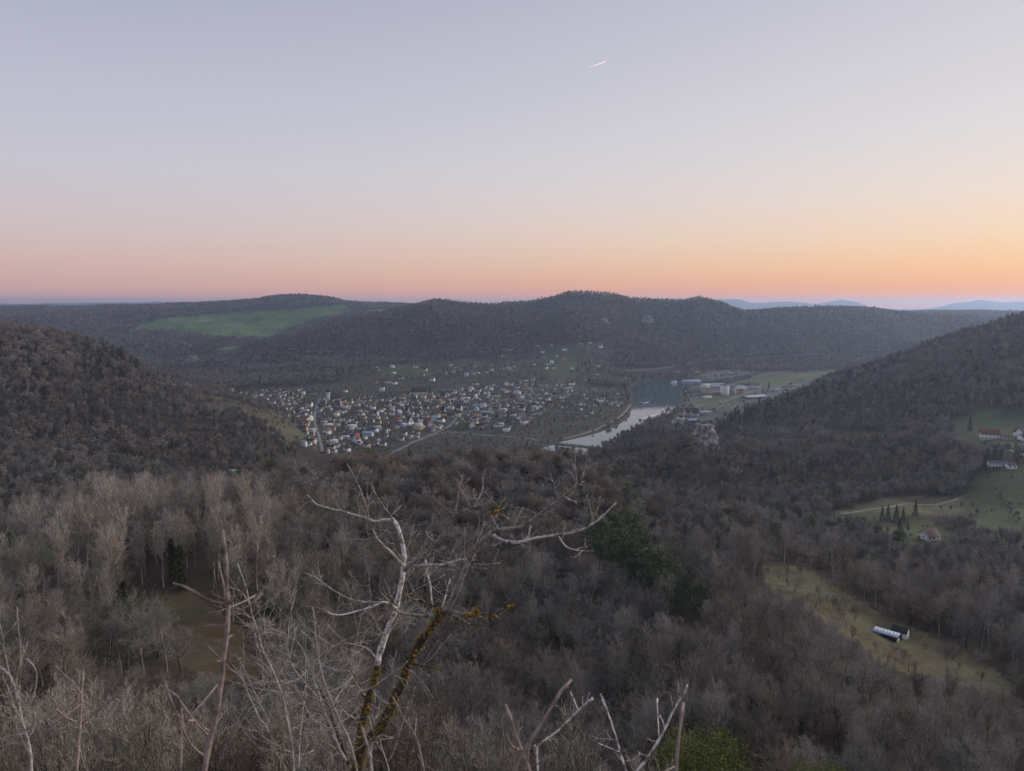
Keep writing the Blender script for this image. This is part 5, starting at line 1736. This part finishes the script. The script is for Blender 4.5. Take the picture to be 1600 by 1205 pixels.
def fringe(g_, seed, pts, n, L, r, depth=1, t0=.1, t1=1.0):
    rs = np.random.default_rng(seed)
    for k in range(n):
        i = int(rs.uniform(t0, t1) * (len(pts) - 2))
        tan = unit(pts[i + 1] - pts[i])
        dd = unit(tan * .5 + unit(rs.normal(size=3) * [1, .8, 1]) + [0, 0, .3])
        spray(g_, rs, pts[i], dd, L * rs.uniform(.5, 1.3), r, depth)


def clumps(g_, seed, pts, n, size, t0=0, t1=1, r=0.0):
    """crusts of lichen wrapped on a branch: lumpy little rosettes"""
    rs = np.random.default_rng(seed)
    for k in range(n):
        i = int(rs.uniform(t0, t1) * (len(pts) - 1))
        c = pts[i] + unit(rs.normal(size=3)) * (size * .45 + r * (1.1 - .4 * i / len(pts)))
        m_ = 7
        s = size * rs.uniform(.5, 1.2)
        vv = unit(rs.normal(size=(3 * m_, 3))) * s * rs.uniform(.5, 1.1, (3 * m_, 1)) + c
        g_.add(vv, np.arange(3 * m_).reshape(-1, 3))


def wpx(w, y):
    return WK * w / 2 / FPX * y


Yt = 3.3
WK = 0.72
foot = np.array([*pix(552, 1205, Yt)[:2], 0])
tx0, ty0 = float(foot[0]) - 0.02, Yt + 0.05
e = empty('lichen_tree', (tx0, ty0, float(ground(tx0, ty0))))
org = np.array([tx0, ty0, float(ground(tx0, ty0))])


class Part(Geo):
    def obj(self, name, mats, parent=None, smooth=True):
        self.v = [v - org for v in self.v]
        return Geo.obj(self, name, mats, parent, smooth)


base = [org + [0, 0, -.12], org + [0.0, 0, .25]]
tg, lg = Part(), Part()
A1 = trace([(556, 1212), (567, 1165), (590, 1142), (613, 1102), (630, 1060), (647, 1018), (672, 985), (693, 956)], Yt, -.1, .004)
A1 = np.concatenate([base, A1])
g_ = Part()
g_.path(A1, np.linspace(wpx(26, Yt), wpx(15, Yt), len(A1)), n=9)
trunk = g_.obj('trunk', M['b_dark'], e)
A2 = trace([(693, 956), (703, 943), (722, 901), (739, 863), (752, 845), (768, 833)], Yt - .1, -.15, .002)
C1 = trace([(560, 1195), (565, 1140), (576, 1090), (585, 1065), (589, 1040)], Yt + .02, .05, .003)
C1 = np.concatenate([base[1:], C1])
g_ = Part()
g_.path(C1, np.linspace(wpx(22, Yt), wpx(14, Yt), len(C1)), n=9)
g_.obj('trunk', M['b_dark'], e)
BR = [  # outline, depth, depth change, width at start and end (photograph pixels), bark, twigs, twig length
    (A2, None, 0, 15, 10, 'b_grey', 5, .12),
    ([(768, 833), (781, 828), (806, 826), (835, 809), (861, 790), (886, 771), (911, 746), (932, 725)], Yt - .25, -.35, 9, 3, 'b_grey', 7, .10),
    ([(768, 834), (781, 842), (806, 847), (840, 840), (869, 836), (903, 830), (928, 817), (949, 801), (963, 786)], Yt - .25, -.2, 8, 3, 'b_pale', 8, .10),
    ([(829, 822), (826, 838), (818, 846), (800, 848), (790, 845)], Yt - .3, .05, 5, 3, 'b_pale', 3, .06),
    ([(873, 838), (880, 849), (890, 857), (911, 861), (926, 861)], Yt - .35, -.1, 4, 2, 'b_pale', 2, .06),
    ([(779, 828), (773, 816), (766, 803)], Yt - .25, .05, 5, 4, 'b_grey', 2, .08),
    ([(766, 803), (778, 799), (792, 796)], Yt - .2, -.05, 3, 2, 'b_dark', 1, .06),
    ([(886, 771), (883, 766)], Yt - .45, 0, 4, 3, 'b_dark', 1, .04),
    ([(884, 776), (893, 783), (901, 786)], Yt - .45, .05, 4, 2, 'b_pale', 1, .04),
    ([(589, 1040), (592, 1027), (605, 985), (618, 951), (626, 914), (631, 884), (630, 859), (622, 824), (613, 811)], Yt + .06, .25, 15, 9, 'b_pale', 12, .16),
    ([(616, 813), (600, 812), (588, 815), (563, 807), (534, 798), (504, 792), (479, 773)], Yt + .3, .2, 7, 2.5, 'b_pale', 8, .12),
    ([(576, 810), (572, 795), (569, 780), (555, 750), (542, 725)], Yt + .35, .1, 4, 2, 'b_grey', 3, .07),
    ([(575, 808), (574, 780), (572, 748)], Yt + .36, -.1, 4, 2, 'b_grey', 2, .06),
    ([(615, 813), (606, 800), (597, 788), (580, 762)], Yt + .3, -.1, 5, 2, 'b_grey', 4, .09),
    ([(631, 884), (610, 862), (590, 842), (583, 828)], Yt + .2, -.1, 5, 2, 'b_pale', 4, .10),
    ([(588, 833), (578, 843), (553, 841)], Yt + .15, 0, 3, 2, 'b_grey', 2, .06),
    ([(632, 892), (645, 880), (660, 868), (676, 855), (690, 838), (700, 822), (710, 805), (735, 794), (760, 790)], Yt + .15, -.3, 9, 3, 'b_grey', 9, .11),
    ([(710, 804), (714, 785), (718, 763), (724, 742)], Yt - .1, .1, 4, 2, 'b_pink', 3, .07),
    ([(735, 792), (727, 778), (722, 764)], Yt - .12, .05, 4, 2, 'b_grey', 2, .06),
    ([(738, 791), (750, 776), (755, 762), (754, 744)], Yt - .12, .1, 4, 2, 'b_grey', 2, .06),
    ([(652, 885), (670, 882), (690, 882), (712, 877), (727, 873)], Yt + .1, -.2, 6, 4, 'b_pale', 5, .10),
    ([(664, 874), (670, 905), (674, 925), (677, 948)], Yt + .1, -.1, 5, 4, 'b_pale', 4, .09),
    ([(697, 953), (680, 962), (660, 961), (634, 960), (620, 953), (606, 938), (597, 927)], Yt - .05, -.25, 8, 3, 'b_grey', 7, .12),
    ([(620, 951), (597, 940), (580, 948), (551, 958), (530, 961), (505, 955)], Yt, -.2, 6, 2.5, 'b_pale', 6, .10),
    ([(594, 941), (575, 942), (555, 939), (530, 928), (513, 918), (495, 905), (473, 895)], Yt - .1, -.2, 5, 2.5, 'b_grey', 6, .12),
    ([(697, 955), (718, 959), (735, 960), (752, 964), (762, 970)], Yt - .1, -.15, 8, 4, 'b_grey', 2, .06),
    ([(762, 970), (775, 961), (785, 953), (806, 946)], Yt - .25, -.05, 5, 3, 'b_dark', 1, .05),
    ([(697, 957), (715, 968), (735, 976), (760, 978)], Yt - .1, -.1, 4, 2, 'b_dark', 2, .06),
    ([(640, 928), (655, 938), (672, 944), (690, 953)], Yt + .1, -.15, 5, 4, 'b_dark', 5, .12),
    ([(690, 950), (698, 925), (703, 905)], Yt - .1, .1, 4, 2, 'b_pale', 1, .06),
    ([(540, 1190), (520, 1150), (506, 1110), (492, 1070), (482, 1040), (476, 1022), (465, 1005), (440, 990), (400, 966)], Yt + .3, .5, 10, 3, 'b_grey', 16, .24),
    ([(545, 1195), (522, 1130), (512, 1100), (500, 1075), (488, 1055)], Yt + .4, .3, 9, 4, 'b_dark', 12, .22),
    ([(510, 1112), (530, 1085), (548, 1062), (556, 1040)], Yt + .4, .3, 5, 2, 'b_grey', 8, .18),
    ([(576, 1098), (560, 1070), (550, 1045), (545, 1022), (548, 1002)], Yt + .1, .2, 7, 3, 'b_dark', 9, .16),
    ([(478, 1025), (460, 1030), (440, 1020), (420, 1000), (412, 985)], Yt + .7, .2, 5, 2, 'b_grey', 9, .18),
    ([(484, 1045), (465, 1062), (440, 1070), (410, 1090)], Yt + .7, -.3, 5, 2, 'b_grey', 9, .2),
    ([(640, 1035), (655, 1040), (680, 1044), (692, 1050)], Yt, -.2, 4, 2, 'b_dark', 3, .12),
    ([(590, 1030), (570, 1012), (545, 1006), (520, 1010), (490, 990)], Yt + .1, .3, 5, 2, 'b_twig', 8, .18),
]
for i, (px_, yb, dyb, w0, w1, bm, nt_, tl) in enumerate(BR):
    if yb is None:
        pts, yb = px_, Yt
    else:
        pts = trace(px_, yb, dyb, .0025)
    g_ = Part()
    rad = np.linspace(wpx(w0, yb), wpx(w1, yb), len(pts)) * (1 + .10 * np.random.default_rng(i).normal(size=len(pts)))
    g_.path(pts, np.maximum(rad, .0012), n=7)
    g_.obj('branch', M[bm], e)
    fringe(tg, 600 + i, pts, int(nt_ * 1.2) + 1, tl * 1.3, .0020, 1 if nt_ < 9 else 2)
    if bm in ('b_dark',):
        clumps(lg, 700 + i, pts, 10, .010)
clumps(lg, 800, A1[2:], 460, .010, r=.024)
clumps(lg, 801, C1[1:], 260, .0095, r=.020)
clumps(lg, 802, trace([(743, 962), (744, 948)], Yt - .22), 16, .013)
clumps(lg, 803, trace([(728, 961), (748, 963)], Yt - .2), 22, .011)
clumps(lg, 804, trace([(792, 950), (806, 945)], Yt - .3), 14, .009)
clumps(lg, 805, trace([(756, 966), (764, 971)], Yt - .24), 14, .010)
clumps(lg, 806, trace([(681, 955), (700, 955)], Yt - .1), 40, .016)
clumps(lg, 807, trace([(790, 829), (800, 828)], Yt - .28), 14, .009)
clumps(lg, 808, trace([(883, 770), (888, 774)], Yt - .45), 8, .008)
clumps(lg, 809, trace([(636, 930), (648, 936)], Yt + .1), 12, .011)
rs_ = np.random.default_rng(77)
for k in range(24):
    u0, v0 = rs_.uniform(395, 620), rs_.uniform(1080, 1215)
    spray(tg, rs_, np.array(pix(u0, v0, rs_.uniform(3.0, 4.2))), unit(np.array([rs_.normal() * .7 - .25, rs_.normal() * .35, rs_.uniform(.25, 1.0)])), rs_.uniform(.22, .6), rs_.uniform(.002, .0045), 2)
o = tg.obj('twigs', M['b_twig'], e)
tag(o, kind='stuff')
o = lg.obj('lichen', M['lichen'], e, smooth=False)
tag(o, kind='stuff')
tag(e, 'leafless tree with pale forked branches crusted in orange lichen below the lookout', 'tree')


WK = 0.58


def shoot(name, depth, stem, sides, bark, label, w0=10, w1=5, ntw=4, tl=.10, dyb=.1):
    """one upright shoot rooted in the slope, with its side shoots"""
    global org
    x, y, z = pix(*stem[-1], depth)
    gx, gy = x, depth + .02
    gz_ = float(ground(gx, gy))
    org = np.array([gx, gy, gz_])
    e_ = empty(name, (gx, gy, gz_))
    st = trace(stem[::-1], depth, dyb, .0022)
    st = np.concatenate([[org + [0, 0, -.08]], st])
    g_ = Part()
    rad = np.linspace(wpx(w0, depth), wpx(w1, depth), len(st)) * (1 + .07 * np.random.default_rng(len(stem)).normal(size=len(st)))
    rad[::3] *= 1.22
    rad[-2:] *= 1.35
    g_.path(st, rad, n=8)
    g_.obj('stem', M[bark], e_)
    tw2 = Part()
    for k, (sp, ww) in enumerate(sides):
        p = trace(sp, depth + dyb * .6, fr.uniform(-.15, .15), .002)
        g_ = Part()
        rd_ = np.linspace(wpx(ww, depth), wpx(ww * .6, depth), len(p)) * (1 + .10 * np.random.default_rng(k).normal(size=len(p)))
        rd_[::3] *= 1.25
        rd_[-2:] *= 1.5
        g_.path(p, rd_, n=7)
        g_.obj('side_shoot', M[bark], e_)
    if ntw:
        fringe(tw2, len(label), st[2:], ntw, tl, .0016, 1)
        tag(tw2.obj('twigs', M[bark], e_), kind='stuff')
    tag(e_, label, 'shrub')


shoot('shrub', 1.35, [(346, 826), (350, 850), (352, 868), (356, 944), (354, 988), (347, 1055), (337, 1119), (322, 1186), (318, 1212)],
      [([(356, 944), (330, 938), (300, 922), (270, 912)], 7), ([(357, 942), (380, 922), (405, 895), (427, 868)], 7), ([(358, 962), (380, 950), (395, 940), (411, 926)], 7), ([(357, 950), (385, 938), (400, 930)], 6), ([(353, 940), (347, 905), (342, 878)], 6),
       ([(354, 977), (335, 978), (321, 978)], 6), ([(354, 1000), (340, 1000), (330, 1003)], 5), ([(355, 998), (364, 990)], 5), ([(348, 1034), (340, 1033)], 4), ([(322, 1183), (300, 1165), (280, 1120), (258, 1070)], 7), ([(326, 1150), (300, 1120), (275, 1085), (262, 1076)], 6), ([(284, 1128), (281, 1098), (280, 1070)], 5), ([(326, 1142), (310, 1128), (293, 1125)], 5), ([(291, 1127), (320, 1095), (342, 1070)], 5), ([(282, 1145), (284, 1110), (281, 1205)], 5)],
      'b_pink', 'upright reddish shoot with five side shoots near its top, close before the lookout', 17, 7, 5, .05)
shoot('shrub', 1.9, [(0, 1041), (22, 1066), (32, 1110), (45, 1170), (50, 1212)], [([(30, 1100), (25, 1068), (32, 1030), (26, 950)], 4), ([(36, 1120), (50, 1095), (57, 1050), (40, 1030)], 4), ([(40, 1140), (10, 1165), (-5, 1190)], 4), ([(34, 1118), (15, 1128), (-5, 1135)], 4)], 'b_twig', 'grey twiggy shoot leaning at the edge of the view', 9, 4, 9, .16)
shoot('shrub', 1.6, [(131, 1046), (127, 1090), (125, 1133), (121, 1180), (119, 1212)], [([(126, 1133), (160, 1105), (200, 1078)], 6), ([(126, 1083), (105, 1058), (86, 1040)], 5), ([(125, 1130), (105, 1120), (88, 1108)], 5)], 'b_pink', 'pinkish shoot forked like a Y among the thicket', 10, 5, 4, .07)
shoot('shrub', 1.5, [(788, 1102), (799, 1130), (810, 1161), (822, 1190), (830, 1212)], [([(811, 1172), (800, 1165), (794, 1152), (792, 1148)], 7), ([(830, 1200), (845, 1190), (864, 1180)], 5)], 'b_pink', 'reddish shoot leaning outward beside the pale forked twig', 10, 7, 2, .05)
shoot('shrub', 1.1, [(895, 1062), (880, 1080), (868, 1098), (850, 1124), (834, 1150), (812, 1185), (800, 1212)], [([(886, 1073), (878, 1082)], 7)], 'b_pink', 'blurred thick shoot slanting up behind the reddish one', 12, 7, 0)
shoot('shrub', 2.4, [(926, 1092), (912, 1104), (899, 1116), (868, 1145), (839, 1172), (839, 1190), (841, 1212)], [([(903, 1111), (897, 1095), (891, 1081)], 4), ([(838, 1172), (837, 1165)], 5)], 'b_pale', 'pale straight twig with one fork, slanting above the bottom edge', 6, 5, 2, .06)
shoot('shrub', 2.5, [(939, 1084), (947, 1106), (955, 1127), (970, 1176), (980, 1212)], [([(968, 1175), (950, 1168), (935, 1160)], 2.5), ([(976, 1190), (990, 1187), (998, 1180)], 4)], 'b_pale', 'thin white twig leaning towards the bottom edge alone', 6, 4, 3, .08)
shoot('shrub', 2.2, [(1074, 1070), (1065, 1088), (1052, 1113), (1040, 1138), (1031, 1155), (1012, 1182), (990, 1212)], [([(1030, 1152), (1028, 1120), (1027, 1092)], 4), ([(1038, 1138), (1034, 1124), (1031, 1118)], 3), ([(1052, 1110), (1050, 1098), (1047, 1088)], 2.5), ([(1030, 1156), (1020, 1157), (1012, 1154)], 2)], 'b_pale', 'pale twig with an orange lichen knot forking in two', 8, 4, 2, .05)
shoot('shrub', 1.2, [(1066, 1098), (1063, 1130), (1060, 1171), (1056, 1212)], [([(1058, 1196), (1045, 1202), (1036, 1206)], 5)], 'b_pink', 'blurred upright pinkish shoot beside the yellow-green evergreen', 9, 7, 0)
shoot('shrub', 1.5, [(566, 1138), (572, 1165), (578, 1190), (582, 1212)], [([(578, 1188), (582, 1170)], 6)], 'b_pink', 'reddish shoot crossing the foot of the lichen tree', 10, 6, 0)
shoot('shrub', 2.0, [(614, 1090), (632, 1120), (648, 1148), (660, 1190), (664, 1212)], [([(648, 1150), (650, 1130), (649, 1122)], 4)], 'b_pink', 'thin pinkish shoot leaning away from the lichen trunk', 6, 4, 4, .07)
shoot('shrub', 2.8, [(487, 948), (494, 990), (500, 1040), (520, 1100), (545, 1160), (560, 1212)], [([(500, 1040), (485, 1000), (470, 985)], 3)], 'b_twig', 'thin straight shoot crossing the tangle beside the lichen tree', 6, 3, 8, .14)
shoot('shrub', 2.4, [(370, 880), (378, 900), (392, 950), (410, 1010), (432, 1060), (450, 1130), (460, 1212)], [([(392, 950), (376, 925), (358, 918)], 3), ([(432, 1060), (455, 1020), (462, 980)], 3), ([(416, 1025), (402, 1010), (398, 990)], 3)], 'b_twig', 'slender arching shoot between the reddish shoot and the lichen tree', 6, 3, 8, .14)

# a contrail far up
gx_ = Geo()
p0, p1 = np.array(pix(917, 106.5, 42000)), np.array(pix(946, 96.5, 40000))
rr = np.linspace(1, 19, 10)
gx_.path([p0 + (p1 - p0) * t_ for t_ in np.linspace(0, 1, 10)], rr, n=8)
mc = bpy.data.materials.new('ice_trail')
mc.use_nodes = True
t = mc.node_tree
t.nodes.clear()
d1 = nd(t, 'ShaderNodeBsdfDiffuse')
d1.inputs[0].default_value = (.78, .78, .78, 1)
d2 = nd(t, 'ShaderNodeBsdfTranslucent')
d2.inputs[0].default_value = (.78, .78, .78, 1)
ad = nd(t, 'ShaderNodeAddShader')
mo = nd(t, 'ShaderNodeOutputMaterial')
t.links.new(d1.outputs[0], ad.inputs[0])
t.links.new(d2.outputs[0], ad.inputs[1])
t.links.new(ad.outputs[0], mo.inputs[0])
gx_.obj('contrail', mc)
tag(bpy.data.objects['contrail'], 'short thin white vapour trail high in the evening sky', 'contrail', kind='stuff')

# ---------------------------------------------------------------- haze
gz = Geo()
gz.box(-24800, 24800, -120, 18600, -43, 306)
hz = gz.obj('haze', [])
mh = bpy.data.materials.new('thin_haze')
mh.use_nodes = True
t = mh.node_tree
t.nodes.clear()
pv = nd(t, 'ShaderNodeVolumePrincipled')
pv.inputs['Color'].default_value = (0.53, 0.70, 1.0, 1)
pv.inputs['Density'].default_value = 7.2e-5
pv.inputs['Anisotropy'].default_value = 0.45
mo = nd(t, 'ShaderNodeOutputMaterial')
t.links.new(pv.outputs[0], mo.inputs['Volume'])
hz.data.materials.append(mh)
tag(hz, 'thin blue evening haze filling the valley', 'haze', kind='stuff')
